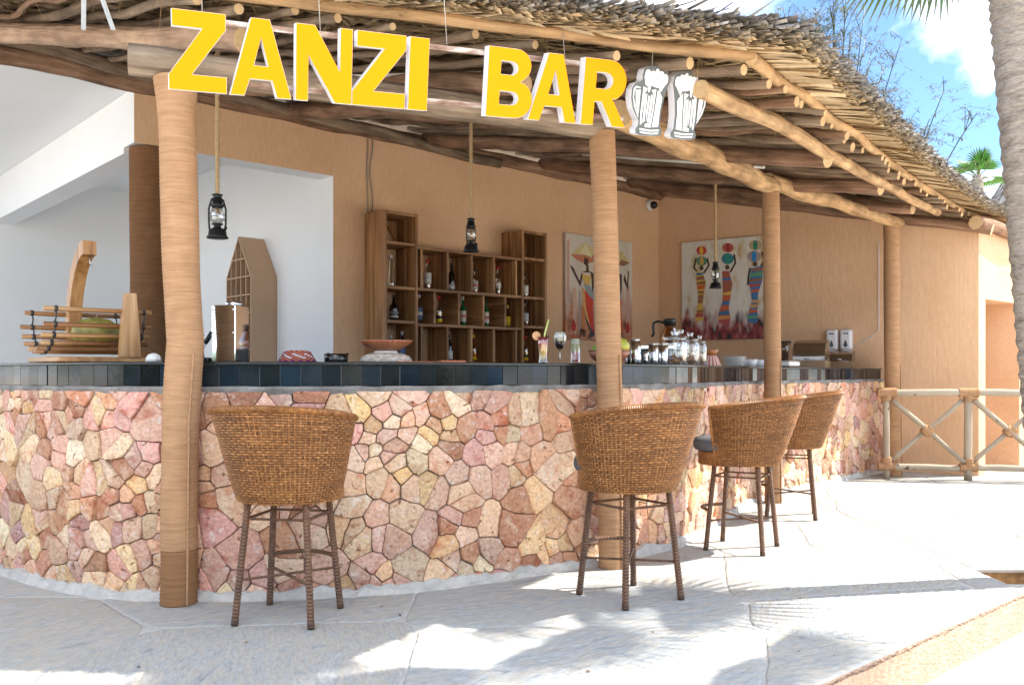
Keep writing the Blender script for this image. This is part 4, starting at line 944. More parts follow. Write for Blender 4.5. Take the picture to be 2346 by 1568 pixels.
# three figures with pots, on the side wall
tA, tB = .092*TW2, .3966*TW2; pw, ph_ = tB-tA, 1.30; pm = O1+A2*((tA+tB)/2)+nn2*.025
pt = painting('square painting of three women carrying pots on their heads on the side wall', (pm.x, pm.y, 1.585), TH2, pw, ph_, M_can2)
def c2p(x, y):
    xx = (x-145)/1035; top = 210-105*(x-145)/1010; return ((xx-.5)*pw, ph_*(1-(y-top)/(1415-top)))
PAL = [(.55, .12, .04), (.62, .42, .08), (.10, .30, .16), (.05, .16, .35), (.45, .08, .08), (.62, .30, .10), (.28, .12, .05)]
def fig(pots, head, arms, body, seed, pc_):
    random.seed(seed)
    for j, (x, y, rx, ry) in enumerate(pots):
        paint(pt, 'pot', [c2p(x+rx*math.cos(a*.4488), y+ry*math.sin(a*.4488)) for a in range(14)], pc_[j][0], 1+j)
        paint(pt, 'pot_stripe', [c2p(x+rx*.36*math.cos(a*.628), y+ry*.94*math.sin(a*.628)) for a in range(10)], pc_[j][1], 3+j)
    for a in arms: paint(pt, 'arm', strokepoly([c2p(*q) for q in a], .012, .012), (.06, .03, .02), 2)
    paint(pt, 'head', [c2p(head[0]+head[2]*math.cos(a*.628), head[1]+head[3]*math.sin(a*.628)) for a in range(10)], (.10, .05, .03), 2)
    B = [c2p(*q) for q in body]; paint(pt, 'dress', B, random.choice(PAL), 3)
    z0, z1 = min(p[1] for p in B), max(p[1] for p in B); k = 11
    for i in range(k):       # bands of cloth
        za, zb = z0+(z1-z0)*i/k, z0+(z1-z0)*(i+rv(.55, .95))/k; sl = rv(-.35, .35)
        q = clip([tuple(p) for p in B] if False else convex_band(B, za, zb, sl), (0, 1), z1)
        if len(q) > 2: paint(pt, 'cloth_band', q, random.choice(PAL), 4)
def convex_band(B, za, zb, sl):
    def span(z):
        xs = []
        for i in range(len(B)):
            a, b = B[i], B[(i+1) % len(B)]
            if (a[1]-z)*(b[1]-z) < 0: xs.append(a[0]+(b[0]-a[0])*(z-a[1])/(b[1]-a[1]))
        return (min(xs), max(xs)) if len(xs) > 1 else None
    a, b = span(za), span(zb)
    if not a or not b: return []
    h = (zb-za)*.5
    return [(a[0], za), (a[1], za+h*max(0, sl)*2), (b[1], zb), (b[0], zb-h*max(0, -sl)*2)]
fig([(390, 305, 62, 57), (395, 435, 66, 60)], (390, 522, 26, 32), [[(325, 400), (300, 520), (350, 580)], [(460, 400), (480, 490), (415, 590)]],
    [(330, 560), (400, 580), (445, 700), (420, 850), (400, 1000), (415, 1170), (345, 1190), (310, 1170), (345, 1000), (350, 860), (330, 700)], 3, [((.5, .05, .03), (.75, .5, .05)), ((.10, .25, .14), (.55, .35, .08))])
fig([(708, 268, 68, 60), (705, 405, 72, 70)], (700, 512, 26, 32), [[(780, 350), (795, 460), (735, 575)]],
    [(640, 560), (720, 560), (760, 720), (740, 880), (715, 1020), (735, 1150), (715, 1230), (605, 1215), (590, 1110), (645, 960), (650, 800), (645, 680)], 5, [((.45, .10, .06), (.3, .03, .03)), ((.03, .20, .25), (.02, .28, .20))])
fig([(1025, 235, 75, 65), (1010, 375, 80, 72)], (1020, 472, 28, 34), [[(1100, 320), (1125, 430), (1080, 520)], [(965, 525), (945, 640), (940, 740)]],
    [(980, 530), (1110, 490), (1105, 680), (1055, 850), (1050, 1080), (1050, 1200), (1020, 1230), (940, 1200), (940, 1130), (985, 950), (975, 800), (950, 720)], 9, [((.45, .33, .22), (.02, .22, .14)), ((.35, .28, .26), (.02, .22, .55))])
# umbrella women on the back wall
xa, xb = -1.857, -.602; pw1 = xb-xa; p = bw((xa+xb)/2, -.024, 1.56)
pt1 = painting('tall painting of slender women under yellow parasols, beside the teak shelves', p, TH1, pw1, 1.30, M_can1)
def c1p(x, y): top = 115+75*(x-160)/700; return (((x-160)/700-.5)*pw1, 1.30*(1-(y-top)/(1260-top)))
def pp(nm, L, c, k=1): paint(pt1, nm, [c1p(*q) for q in L], c, k)
for i, (x, y0, y1, w_, c) in enumerate(((185, 200, 800, 20, (.55, .30, .24)), (250, 700, 1200, 35, (.58, .36, .28)), (300, 740, 1180, 14, (.30, .31, .33)), (330, 900, 1190, 34, (.5, .18, .06)), (450, 900, 1240, 30, (.42, .28, .24)), (500, 700, 1200, 22, (.56, .45, .3)), (700, 820, 1230, 60, (.5, .3, .2)), (810, 650, 1200, 40, (.52, .33, .27)), (240, 1210, 1250, 80, (.45, .12, .04)), (330, 1140, 1230, 60, (.14, .06, .04)))):
    pp('background_stroke', [(x-w_/2, y0), (x+w_/2, y0+12), (x+w_/2, y1), (x-w_/2, y1-9)], c, 0)
pp('parasol', [(210, 345), (360, 210), (490, 345), (420, 360), (300, 340)], (.58, .50, .22)); pp('parasol_panel', [(300, 340), (360, 210), (420, 358)], (.66, .6, .36), 2)
pp('parasol_lining', [(210, 347), (350, 342), (480, 400), (400, 432), (320, 428), (260, 395)], (.50, .18, .10), 2)
pp('parasol', [(420, 360), (470, 300), (560, 420), (480, 420)], (.45, .08, .06), 1); pp('parasol', [(600, 380), (735, 285), (830, 412), (760, 450), (680, 430)], (.52, .44, .2)); pp('parasol_lining', [(735, 380), (830, 412), (760, 450), (700, 440)], (.25, .12, .06), 2)
for dx in (0, 130, 300):
    f_ = lambda L: [(x+dx, y) for x, y in L]
    pp('head', f_([(345, 370), (385, 390), (385, 440), (365, 465), (340, 440)]), (.07, .03, .02), 3); pp('neck', f_([(365, 450), (385, 450), (390, 520), (440, 535), (318, 535), (365, 515)]), (.08, .035, .02), 3)
    pp('bodice', f_([(322, 545), (350, 560), (380, 575), (412, 560), (412, 610), (395, 672), (350, 665), (330, 610)]), (.62, .40, .10), 3)
    pp('arm', f_([(408, 530), (440, 545), (440, 700), (432, 770), (422, 700), (420, 600)]), (.07, .03, .02), 3); pp('arm', f_([(318, 540), (330, 560), (305, 690), (215, 500), (205, 460), (235, 490), (298, 630)]) if dx == 0 else f_([(470, 540), (500, 640), (508, 500), (520, 500), (508, 715), (460, 600)]), (.06, .028, .018), 2)
    pp('sash', f_([(340, 660), (398, 672), (440, 770), (438, 830), (380, 770)]), (.25, .29, .31), 4); pp('skirt', f_([(325, 700), (438, 830), (430, 930), (450, 1200), (420, 1190), (340, 900)]), (.55, .04, .02), 3); pp('skirt_edge', f_([(325, 700), (345, 740), (360, 920), (420, 1180), (395, 1120), (325, 880)]), (.62, .36, .12), 4)
    pp('shoe', f_([(350, 1010), (440, 1170), (450, 1215), (375, 1250), (405, 1180)]), (.04, .045, .05), 4)
for x in (240, 805): pp('red_drop', [(x, 1035), (x+24, 1110), (x+18, 1160), (x, 1180), (x-18, 1160), (x-24, 1110)], (.45, .03, .02), 2)
# ------------------------------------------------------------------ wall fittings
p = O1-A1*.21+N1*.0; t = thing('security_camera', 'small white dome security camera high in the corner under the log', 'camera', (p.x+N1.x*.001, p.y+N1.y*.001, 3.40), TH1)
Mx = Matrix.Rotation(R(90), 3, 'X')
MB().lathe([(.075, .0), (.075, .03), (.06, .05)], seg=20, M=Mx).build('mount', WHT, t); MB().lathe([(.05, .0), (.052, .03), (.04, .06), (.015, .075), (.001, .077)], (.015, -.045, 0), 16, M=Mx).build('lens_dome', DRK, t)
m = MB()
for dx, am in ((0, .006), (.045, .02)): m = MB(); m.tube([bw(-4.68+dx+am*math.sin(k*.6), -.012, 2.76+.75*k/14) for k in range(15)], .006, 6); tag(m.build('wall_cable', M_cable), 'thin grey cable running up the peach wall above the teak shelves', 'cable', 'cables above the shelves')
for i, (u, lb) in enumerate(((1910, 'white wall soap dispenser with dark drop window, the one towards the painting'), (1942, 'white wall soap dispenser with dark drop window, the one towards the cord'))):
    k = (u-1173)/F; s_ = (k*O1.y-O1.x)/(A2.x-k*A2.y); p = O1+A2*s_+nn2*.001; t = thing('soap_dispenser', lb, 'soap dispenser', (p.x, p.y, 1.42), TH2, 'soap dispensers on the side wall')
    MB().box((0, -.05, .125), (.135, .095, .25), bev=.022).build('body', solid((.74, .73, .76), .35), t)
    MB().plate([(0, .125), (.016, .085), (.024, .06), (.017, .042), (0, .034), (-.017, .042), (-.024, .06), (-.016, .085)], (), -.0995, -.0978).build('level_window', DRK, t)
    MB().plate([(-.03, .19), (.03, .19), (.03, .206), (-.03, .206)], (), -.0995, -.0978).build('logo_bar', DRK, t); MB().plate([(-.035, .155), (.035, .155), (.035, .159), (-.035, .159)], (), -.0993, -.0978).build('print_line', SIL, t)
    MB().box((0, -.055, -.008), (.05, .05, .02), bev=.004).build('spout', SIL, t)
k = (2018-1173)/F; s_ = (k*O1.y-O1.x)/(A2.x-k*A2.y); w3 = lambda s, z: tuple(O1+A2*s+nn2*.015)+(z,)
pts = [w3(s_-.02, 2.7-1.05*i/20) for i in range(21)]+[w3(s_-.02-.9*(i/12)**1.1, 1.65-.42*(i/12)**.8) for i in range(1, 13)]
tag(MB().tube(pts, .005, 6).build('power_cord', SIL), 'white power cord running down the side wall to the counter', 'cord')

# ------------------------------------------------------------------ cup rack in the white room
b0 = O1-A1*4.952                                   # side wall line: goes back from here along -N1, faces -A1
RX = b0-N1*1.155-A1*.120; t = thing('cup_rack', 'tall peach cup rack with pointed top and pigeonholes against the white wall', 'rack', (RX.x, RX.y, 0), TH1+math.pi/2)
# local x goes back along the wall, local y points to the wall (rotated frame: x = into building, y = -A1 side)
WD, DP, SHH, TOP = .60, .30, 2.18, 2.62
M_rack = mat('rack_paint', [(.3, (.52, .335, .21)), (.7, (.57, .375, .24))], 3, rough=.6, bump=.05)
out_ = [(0, 0), (WD, 0), (WD, SHH), (WD/2, TOP), (0, SHH)]; th = .014
MB().plate(out_, (), .001, .009).build('back_panel', M_rack, t)
def rbar(nm, x0, x1, z0, z1): MB().box(((x0+x1)/2, .155, (z0+z1)/2), (abs(x1-x0), .29, abs(z1-z0))).build(nm, M_rack, t)
rbar('side_panel', 0, th, 0, SHH); rbar('side_panel', WD-th, WD, 0, SHH)
for s_ in (0, 1):
    x0, x1 = (0, WD/2) if s_ == 0 else (WD, WD/2)
    MB().plate([(x0, SHH), (x1, TOP), (x1, TOP-.025), (x0+(th if s_ == 0 else -th), SHH-.012)], (), .0095, .302).build('roof_panel', M_rack, t)
NC = 5
for i in range(1, NC):
    x = WD*i/NC; zt = SHH+(TOP-SHH)*(1-abs(x-WD/2)/(WD/2))-.02; rbar('divider', x-.007, x+.007, 0, zt)
for k in range(13):
    z = .03+.195*k; hw = WD/2 if z < SHH else WD/2*(1-(z-SHH)/(TOP-SHH)); rbar('shelf', WD/2-hw+.004, WD/2+hw-.004, z-.007, z+.0065)
random.seed(8); cupi = 0
M_cup = solid((.75, .74, .72), .25)
for k in range(6, 13):
    for i in range(NC):
        z = .03+.195*k+.008; x = WD*(i+.5)/NC; lim = SHH if z+.12 < SHH else None
        if z+.1 > SHH+(TOP-SHH)*(1-abs(x-WD/2)/(WD/2))-.04 or random.random() < .2: continue
        pw_ = t.location+Vector((A1.x*0, 0, 0)); lp_ = Matrix.Rotation(TH1+math.pi/2, 3, 'Z') @ Vector((x, .22, z)); c_ = thing('white_cup', 'small white cup with its handle out in a pigeonhole of the peach rack', 'cup', tuple(t.location+lp_), TH1-math.pi/2, 'white cups in the rack')
        MB().lathe([(.022, 0), (.034, .02), (.038, .07), (.036, .07), (.03, .02), (.001, .012)], (0, .06, 0), 12).build('bowl', M_cup, c_)
        MB().tube([(0, .025, .06), (0, -.005, .055), (0, -.012, .035), (0, .0, .018), (0, .028, .015)], .006, 6).build('handle', M_cup, c_)

# ------------------------------------------------------------------ things on the counter
def item(name, label, cat, u, back=.2, rz=0, group=None): p = on_bar(u, back); return thing(name, label, cat, (p.x, p.y, 1.2005), rz, group), p
def px(p, n): return n*p.y/F                       # size of n picture units at that depth
# wooden fruit hammock
t, p = item('fruit_hammock', 'wooden fruit hammock of corded dowels with a curved banana hook arm on a board', 'fruit holder', 205, .30, R(42))
MB().box((.0, -.02, .016), (.50, .60, .028), bev=.004).build('base_board', M_teak_lt, t)
arcp = []
for i in range(15):
    a = R(2+88*i/14); arcp.append((.20-.36*math.cos(a)+.02, .03+.62*math.sin(a)))
outl = [(-y, z) for y, z in arcp]; 
def arm(k): return [(.17-(.40-k)*math.cos(R(85*i/16))*.95-.0, .02+(.66-k*1.1)*math.sin(R(4+86*i/16))) for i in range(17)]
ol = arm(0.0); il = arm(.07)
MB().plate([(a, b) for a, b in ol]+[(a, b) for a, b in il[::-1]], (), -.035, .035, fn=lambda x, y, z: (y-.04, -x-.0, z)).build('curved_arm', M_teak_lt, t)
MB().tube([(-.04, -.14, .60), (-.04, -.14, .56), (-.04, -.155, .545), (-.04, -.17, .56)], .003, 6).build('hook', M_steel, t)
MB().plate([(-.055, .03), (.055, .03), (.045, .20), (.03, .385), (-.025, .385), (-.045, .20)], (), -.325, -.275, fn=lambda x, y, z: (x+.12, y, z)).build('end_board', M_teak_lt, t)
nd = 12
U = []
for i in range(nd):
    a = math.pi*i/(nd-1); U.append((.235*math.cos(a)*1.0-.03, .285-.225*math.sin(a)**.8))
for i, (y, z) in enumerate(U):
    j = rv(-.015, .015); MB().tube([(-.30+j, y, z), (-.15, y, z+rv(-.003, .003)), (.26+j, y, z)], [.0125, .014, .012], 8).build('dowel', random.choice([M_teak_lt, M_teak, M_teak]), t)
for x in (-.25, .21):
    pts = []
    for i in range(nd-1):
        a, b = U[i], U[i+1]; pts += [(x, a[0], a[1]+.014), (x+.006, (a[0]+b[0])/2, (a[1]+b[1])/2)]
    pts.append((x, U[-1][0], U[-1][1]+.014)); MB().tube(pts, .0045, 5).build('black_cord', M_wire, t)
    for y, z in U: MB().tube([(x-.008, y, z), (x+.008, y, z)], .0165, 8).build('cord_knot', M_wire, t)
q = Matrix.Rotation(R(42), 3, 'Z') @ Vector((.03, -.02, 0))
fr = thing('melon', 'green and yellow melon lying in the wooden fruit hammock', 'melon', (p.x+q.x, p.y+q.y, 1.2005+.075), .4)
MB().lathe([(.001, 0), (.05, .012), (.085, .05), (.095, .095), (.085, .14), (.05, .175), (.001, .187)], seg=18, sc=(1.4, .95)).build('rind', mat('melon_rind', [(.35, (.10, .10, .02)), (.6, (.30, .25, .05))], 14, rough=.45, bump=.05), fr)
MB().tube([(0, 0, .183), (.012, 0, .205)], .006, 6).build('stalk', M_log_dark, fr)
t, p = item('white_ball_cup', 'white domed cup beside the thick jute post', 'cup', 352, .18); MB().lathe([(.042, 0), (.04, .02), (.030, .038), (.012, .047), (.001, .048)], seg=18).build('dome', M_cup, t); MB().tube([(.03, -.03, .012), (.05, -.045, .016), (.04, -.02, .03)], .004, 6).build('handle', M_cup, t)
# lever juicer
t, p = item('lever_press', 'black hand lever of a drinks press beside the thick jute post', 'press', 462, .14, R(0))
MB().box((-.02, 0, .012), (.13, .09, .022), bev=.005).build('foot', M_metal_blk, t); MB().lathe([(.03, .022), (.034, .03), (.03, .05), (.012, .056)], (-.02, 0, 0), 16).build('cup', M_metal_blk, t)
MB().tube([(-.015, 0, .045), (.02, 0, .10)], .010, 8).build('steel_arm', M_steel, t); MB().tube([(.02, 0, .10), (.055, 0, .155)], .013, 8).build('grip', M_metal_blk, t)
# mirror steel canister
t, p = item('steel_dispenser', 'mirror finished square steel canister in front of the white room', 'dispenser', 528, .16, R(-14))
MB().box((0, 0, .147), (.138, .138, .294), bev=.004).build('case', solid((.80, .82, .84), .04, 1), t); MB().lathe([(.045, .294), (.05, .302), (.04, .315), (.001, .318)], (.02, 0, 0), 20).build('lid', M_steel, t)
for x in (-.058, .058):
    for z in (.27, .15): MB().lathe([(.006, 0), (.005, .004)], (x, -.069, z), 8, M=Mx).build('screw', SIL, t)
# woven baskets
def basket_mat(n, cs): 
    m_ = bpy.data.materials.new(n); m_.use_nodes = True; nt = m_.node_tree; a = nt.nodes.new('ShaderNodeAttribute'); a.attribute_name = 'col'; nt.links.new(a.outputs['Color'], nt.nodes['Principled BSDF'].inputs['Base Color']); nt.nodes['Principled BSDF'].inputs['Roughness'].default_value = .8; return m_
M_bask = basket_mat('woven_strands', 0)
def basket(t, r0, r1, h, fcol, nm='weave', nr=9, seg=30):
    for j in range(1):
        m = MB()
        for i in range(nr):
            z0, z1 = h*i/nr, h*(i+1)/nr; ra, rb = r0+(r1-r0)*i/nr, r0+(r1-r0)*(i+1)/nr
            for k in range(seg):
                a0, a1 = 2*math.pi*k/seg, 2*math.pi*(k+1)/seg; o = .0022*(1 if (i+k) % 2 else -1); mid = (a0+a1)/2; rm = (ra+rb)/2+o+.002
                q = [(ra*math.cos(a0), ra*math.sin(a0), z0), (ra*math.cos(a1), ra*math.sin(a1), z0), (rb*math.cos(a1), rb*math.sin(a1), z1), (rb*math.cos(a0), rb*math.sin(a0), z1), (rm*math.cos(mid), rm*math.sin(mid), (z0+z1)/2)]
                m.add(q, [(0, 1, 4), (1, 2, 4), (2, 3, 4), (3, 0, 4)], 0, None, fcol(i, k))
        m.build(nm, M_bask, t)
t, p = item('woven_bowl', 'upturned purple, orange and white woven bowl on the black worktop', 'woven bowl', 681, .20)
PU, OR, WH = (.09, .01, .07), (.45, .13, .03), (.62, .58, .54)
basket(t, .103, .066, .058, lambda i, k: PU if i < 1 else (WH if (k+i) % 4 == 0 and 2 < i < 7 else (OR if (k+i) % 2 == 0 else PU))); MB().lathe([(.066, .058), (.04, .062), (.001, .062)], seg=24).build('base', solid((.3, .08, .03), .8), t)
t, p = item('ashtray', 'round black ashtray on the black worktop beside the patterned bowl', 'ashtray', 770, .22); MB().lathe([(.060, 0), (.064, .01), (.064, .046), (.058, .046), (.054, .018), (.001, .016)], seg=26).build('body', M_bblack, t)
for a in (0, 2.1, 4.2): MB().tube([(.056*math.cos(a), .056*math.sin(a), .045), (.068*math.cos(a), .068*math.sin(a), .045)], .006, 6).build('rest_notch', M_metal_blk, t)
t, p = item('bowl_stand', 'low round pale stone stand under the red patterned bowl', 'stand', 884, .24); MB().lathe([(.142, 0), (.146, .012), (.13, .034), (.09, .05), (.06, .054), (.001, .054)], seg=32).build('stone_foot', mat('pale_stone', [(.35, (.26, .21, .17)), (.6, (.52, .46, .40))], 30, stretch=(1, 1, 3), rough=.8), t); MB().lathe([(.062, .052), (.066, .058), (.062, .062), (.001, .062)], seg=28).build('top_ring', WHT, t)
b2 = thing('patterned_bowl', 'shallow brown bowl with red diamond pattern on a pale stone stand', 'bowl', (p.x, p.y, 1.2005+.0635), .3)
MB().lathe([(.05, 0), (.075, .006), (.125, .034), (.150, .056), (.146, .058), (.12, .040), (.07, .014), (.001, .010)], seg=36).build('body', mat('bowl_wood', [(.3, (.16, .05, .02)), (.7, (.30, .12, .05))], 12, rough=.35, bump=.05), b2)
for k in range(30):
    a = 2*math.pi*k/30; f = lambda da, fr_: tuple((Vector((math.cos(a+da), math.sin(a+da), 0))*(.0765+(.150-.0765)*fr_+.002))+Vector((0, 0, .0075+.049*fr_-.002)))
    MB().add([f(0, .45), f(.075, .70), f(0, .97), f(-.075, .70)], [(0, 1, 2, 3)]).build('red_diamond', solid((.42, .015, .02), .5), b2)
t, p = item('place_mat', 'flat orange brown folded mat lying on the worktop', 'mat', 985, .14, R(18)); MB().box((-.09, 0, .003), (.20, .14, .005), bev=.001).build('sheet', solid((.42, .14, .06), .8), t); MB().box((.12, .01, .006), (.14, .13, .010), bev=.002).build('folded_sheet', solid((.50, .17, .08), .8), t)
# drinks
def grad(name, stops, alpha=0):
    m_ = bpy.data.materials.new(name); m_.use_nodes = True; nt = m_.node_tree; b = nt.nodes['Principled BSDF']; a = nt.nodes.new('ShaderNodeAttribute'); a.attribute_name = 'gc'; s3 = nt.nodes.new('ShaderNodeSeparateXYZ'); nt.links.new(a.outputs['Vector'], s3.inputs[0]); nt.links.new(ramp(nt, s3.outputs['Z'], stops), b.inputs['Base Color']); b.inputs['Roughness'].default_value = .15; b.inputs['Coat Weight'].default_value = .6; return m_
t, p = item('cocktail_glass', 'tall flared cocktail layered yellow to red with straw and fruit slice', 'cocktail', 1244, .16)
h = px(p, 62)
MB().lathe([(.028, 0), (.030, .008), (.026, .02), (.024, .05), (.030, h*.7), (.037, h)], seg=22).build('glass', M_glass, t)
MB().lathe([(.022, .02), (.0225, .05), (.028, h*.7), (.0345, h*.955), (.001, h*.955)], seg=22).build('drink', grad('sunrise_drink', [(.02, (.62, .45, .10)), (.085, (.66, .34, .06)), (.115, (.5, .10, .05)), (.14, (.25, .01, .03))]), t)
MB().tube([(-.008, 0, .05), (.012, 0, h+.02), (.034, .0, h+.10)], .0055, 8).build('straw', solid((.55, .66, .20), .4), t)
MB().lathe([(.001, 0), (.026, 0), (.028, .003), (.026, .006), (.001, .006)], (-.04, 0, h+.002), 16, M=Matrix.Rotation(R(80), 3, 'X') @ Matrix.Rotation(R(20), 3, 'Y')).build('fruit_slice', solid((.75, .40, .20), .5), t)
t, p = item('wine_glass', 'stemmed glass of dark red drink with pale foam on top', 'wine glass', 1283, .15); h = px(p, 72)
MB().lathe([(.030, 0), (.028, .003), (.006, .008), (.005, h*.40), (.018, h*.46), (.034, h*.62), (.040, h*.82), (.037, h)], seg=24).build('glass', M_glass, t); MB().lathe([(.001, h*.45), (.016, h*.47), (.031, h*.63), (.0345, h*.70), (.001, h*.70)], seg=22).build('drink', solid((.02, .006, .006), .1), t); MB().lathe([(.034, h*.705), (.0355, h*.99), (.001, h*.99)], seg=22).build('foam', grad('foam', [(.10, (.10, .07, .04)), (.16, (.45, .42, .34)), (.175, (.7, .72, .66))]), t)
t, p = item('tumbler', 'straight glass with pink base, green middle and pale foam', 'drink', 1318, .15); h = px(p, 58)
MB().lathe([(.030, 0), (.031, .01), (.0325, h)], seg=22).build('glass', M_glass, t); MB().lathe([(.001, .012), (.029, .014), (.030, h*.97), (.001, h*.985)], seg=22).build('drink', grad('pink_green', [(.015, (.50, .06, .12)), (.055, (.48, .16, .18)), (.08, (.36, .34, .16)), (.115, (.38, .42, .24)), (.125, (.7, .72, .62))]), t)
# fruit bowl
t, p = item('fruit_bowl', 'carved reddish wooden bowl of fruit standing behind the jute post', 'bowl', 1396, .22); MB().lathe([(.05, 0), (.08, .01), (.12, .045), (.137, .085), (.131, .086), (.11, .05), (.06, .02), (.001, .016)], seg=30).build('body', mat('carved_wood', [(.35, (.09, .03, .02)), (.55, (.30, .09, .05)), (.7, (.45, .2, .12))], 16, rough=.4, bump=.2), t); MB().lathe([(.138, .083), (.140, .088), (.132, .09)], seg=30).build('lip', M_teak, t)
M_lime = mat('green_fruit', [(.3, (.14, .30, .015)), (.7, (.32, .46, .04))], 9, rough=.35, bump=.05); M_mango = mat('yellow_green_fruit', [(.3, (.24, .34, .05)), (.6, (.55, .48, .05))], 8, rough=.4, bump=.05)
for i, (x, y, z, s_, mt, lb) in enumerate(((-.062, -.02, .062, .045, M_lime, 'small round green lime in the carved bowl'), (.075, -.03, .075, .055, M_mango, 'large yellow green mango in the carved bowl'), (.01, .03, .07, .055, M_lime, 'green fruit in the middle of the carved bowl, behind the post'), (.055, .035, .105, .045, M_mango, 'pale green fruit lying on top in the carved bowl'))):
    f_ = thing('fruit', lb, 'fruit', (p.x+x, p.y+y, 1.2005+z-.012), i); MB().lathe([(.001, 0), (s_*.6, s_*.2), (s_*.98, s_*.75), (s_*.95, s_*1.2), (s_*.55, s_*1.75), (.001, s_*1.9)], seg=16, sc=(1.2, .95)).build('flesh', mt, f_); MB().tube([(0, 0, s_*1.87), (.003, 0, s_*1.87+.012)], .003, 6).build('stalk', M_log_dark, f_)
# bar tools
M_tray = M_metal_blk
t, p = item('bar_mat', 'thin black bar mat under the steel shakers', 'mat', 1487, .2, R(35)); MB().box((0, 0, .003), (.34, .2, .005), bev=.001).build('mat', M_metal_blk, t); MB().box((0, -.095, .0065), (.34, .008, .003)).build('lip', M_metal_blk, t)
def shaker(u, back, hpx, r0, r1, lb, nm='cocktail_shaker'):
    t, p = item(nm, lb, 'shaker', u, back, 0, 'steel shakers on the bar mat'); t.location.z += .0065; h = px(p, hpx)
    MB().lathe([(r0*.9, 0), (r0, .006), (r1, h), (r1-.002, h), (r0-.003, .01), (.001, .008)], seg=24).build('tin', M_steel, t); MB().lathe([(r1+.001, h-.004), (r1+.002, h-.001), (r1+.0005, h)], seg=24).build('rim', M_steel, t)
shaker(1456, .16, 55, .040, .032, 'tall polished steel shaker tin next to the fruit bowl'); shaker(1443, .27, 48, .034, .04, 'steel shaker half hidden behind the fruit bowl')
shaker(1497, .17, 46, .030, .036, 'steel tumbler tin beside the small jigger'); shaker(1519, .17, 46, .030, .037, 'steel tumbler tin beside the glass jars')
t, p = item('jigger', 'small double ended steel jigger standing between the tins', 'jigger', 1480, .12); t.location.z += .0065; MB().lathe([(.020, 0), (.010, .034), (.010, .038), (.024, .078), (.022, .078), (.001, .05)], seg=20).build('cone', M_steel, t); MB().lathe([(.0105, .033), (.012, .036), (.0105, .039)], seg=20).build('waist', M_steel, t)
t, p = item('steel_ice_box', 'flat steel box behind the shakers', 'box', 1505, .50, R(40)); MB().box((0, 0, .06), (.22, .15, .12), bev=.006).build('body', M_metal_blk, t); MB().box((0, 0, .135), (.23, .16, .03), bev=.004).build('lid', M_steel, t); MB().box((0, -.04, .157), (.10, .02, .014), bev=.004).build('knob', M_steel, t)
# glass jars with chips
M_chip = mat('snack_chips', [(.3, (.14, .055, .025)), (.5, (.40, .20, .09)), (.75, (.66, .50, .30))], 40, rough=.8, bump=.3)
def jar(u, back, rp_, hp, lb):
    t, p = item('glass_jar', lb, 'jar', u, back, 0, 'lidded glass jars of snacks'); r_, h = px(p, rp_), px(p, hp)
    MB().lathe([(r_*.9, 0), (r_, .008), (r_, h*.62), (r_*.92, h*.70), (r_*.80, h*.73)], seg=26).build('jar_body', M_glass, t); MB().lathe([(r_*.86, h*.735), (r_*.88, h*.76), (r_*.78, h*.80), (r_*.3, h*.85), (r_*.22, h*.88), (r_*.34, h*.95), (r_*.3, h), (.001, h)], seg=24).build('lid', M_glass, t)
    for k in range(22):
        a, q = rv(0, 6.28), r_*.75*math.sqrt(random.random()); c_ = Vector((q*math.cos(a), q*math.sin(a), .014+rv(0, h*.17)+.03*(q < r_*.3))); s_ = rv(.014, .024); Mr = Matrix.Rotation(rv(0, 6), 3, 'X') @ Matrix.Rotation(rv(0, 6), 3, 'Z')
        m = MB(); vs_ = [Mr @ Vector((s_*math.cos(i*1.05)*rv(.7, 1.1), s_*math.sin(i*1.05)*rv(.7, 1.1), .004*math.sin(i*2))) for i in range(6)]; vs_ = [c_+v for v in vs_]; vs_ = [Vector((v.x, v.y, max(.009, v.z))) for v in vs_]
        m.add(vs_+[c_+Mr @ Vector((0, 0, .007))], [(0, 1, 6), (1, 2, 6), (2, 3, 6), (3, 4, 6), (4, 5, 6), (5, 0, 6)], 0, [(v.x*3+k, v.y*3, v.z*3) for v in vs_]+[(k, 0, 0)]); m.build('chip', M_chip, t)
jar(1546, .15, 29, 78, 'largest lidded glass jar of brown chips, next to the steel tins'); jar(1581, .17, 22, 76, 'middle lidded glass jar of brown chips'); jar(1603, .20, 16, 70, 'narrow lidded glass jar of pale chips beside the pink woven basket'); jar(1560, .36, 20, 84, 'lidded glass jar standing behind the other jars')
# coffee pot on a warmer
t, p = item('coffee_warmer', 'low dark coffee warmer box behind the glass jars', 'warmer', 1535, .75, R(-10)); MB().box((0, 0, .085), (.24, .22, .17), bev=.008).build('body', M_metal_blk, t); MB().lathe([(.09, .17), (.09, .176), (.001, .176)], seg=24).build('hot_plate', M_steel, t)
c_ = thing('coffee_pot', 'glass coffee pot with black lid and handle on the warmer', 'coffee pot', (p.x, p.y, 1.2005+.178), R(170)); MB().lathe([(.07, 0), (.085, .03), (.085, .07), (.05, .14), (.046, .17)], seg=24).build('glass_body', glassy('brown_glass', (.55, .36, .2), .1), c_)
MB().lathe([(.05, .165), (.052, .20), (.058, .215), (.04, .222), (.001, .222)], seg=22).build('black_collar', M_metal_blk, c_); MB().tube([(.045, 0, .19), (.10, 0, .20), (.135, 0, .19), (.14, 0, .15), (.135, 0, .10), (.15, 0, .07)], .011, 8).build('handle', M_metal_blk, c_)
t, p = item('pink_woven_basket', 'upturned pink and white woven basket beside the glass jars', 'basket', 1629, .24); basket(t, .082, .045, .085, lambda i, k: (.5, .14, .12) if k % 2 == 0 else (.68, .56, .48)); MB().lathe([(.045, .085), (.02, .09), (.001, .09)], seg=20).build('base', solid((.5, .2, .14), .8), t)
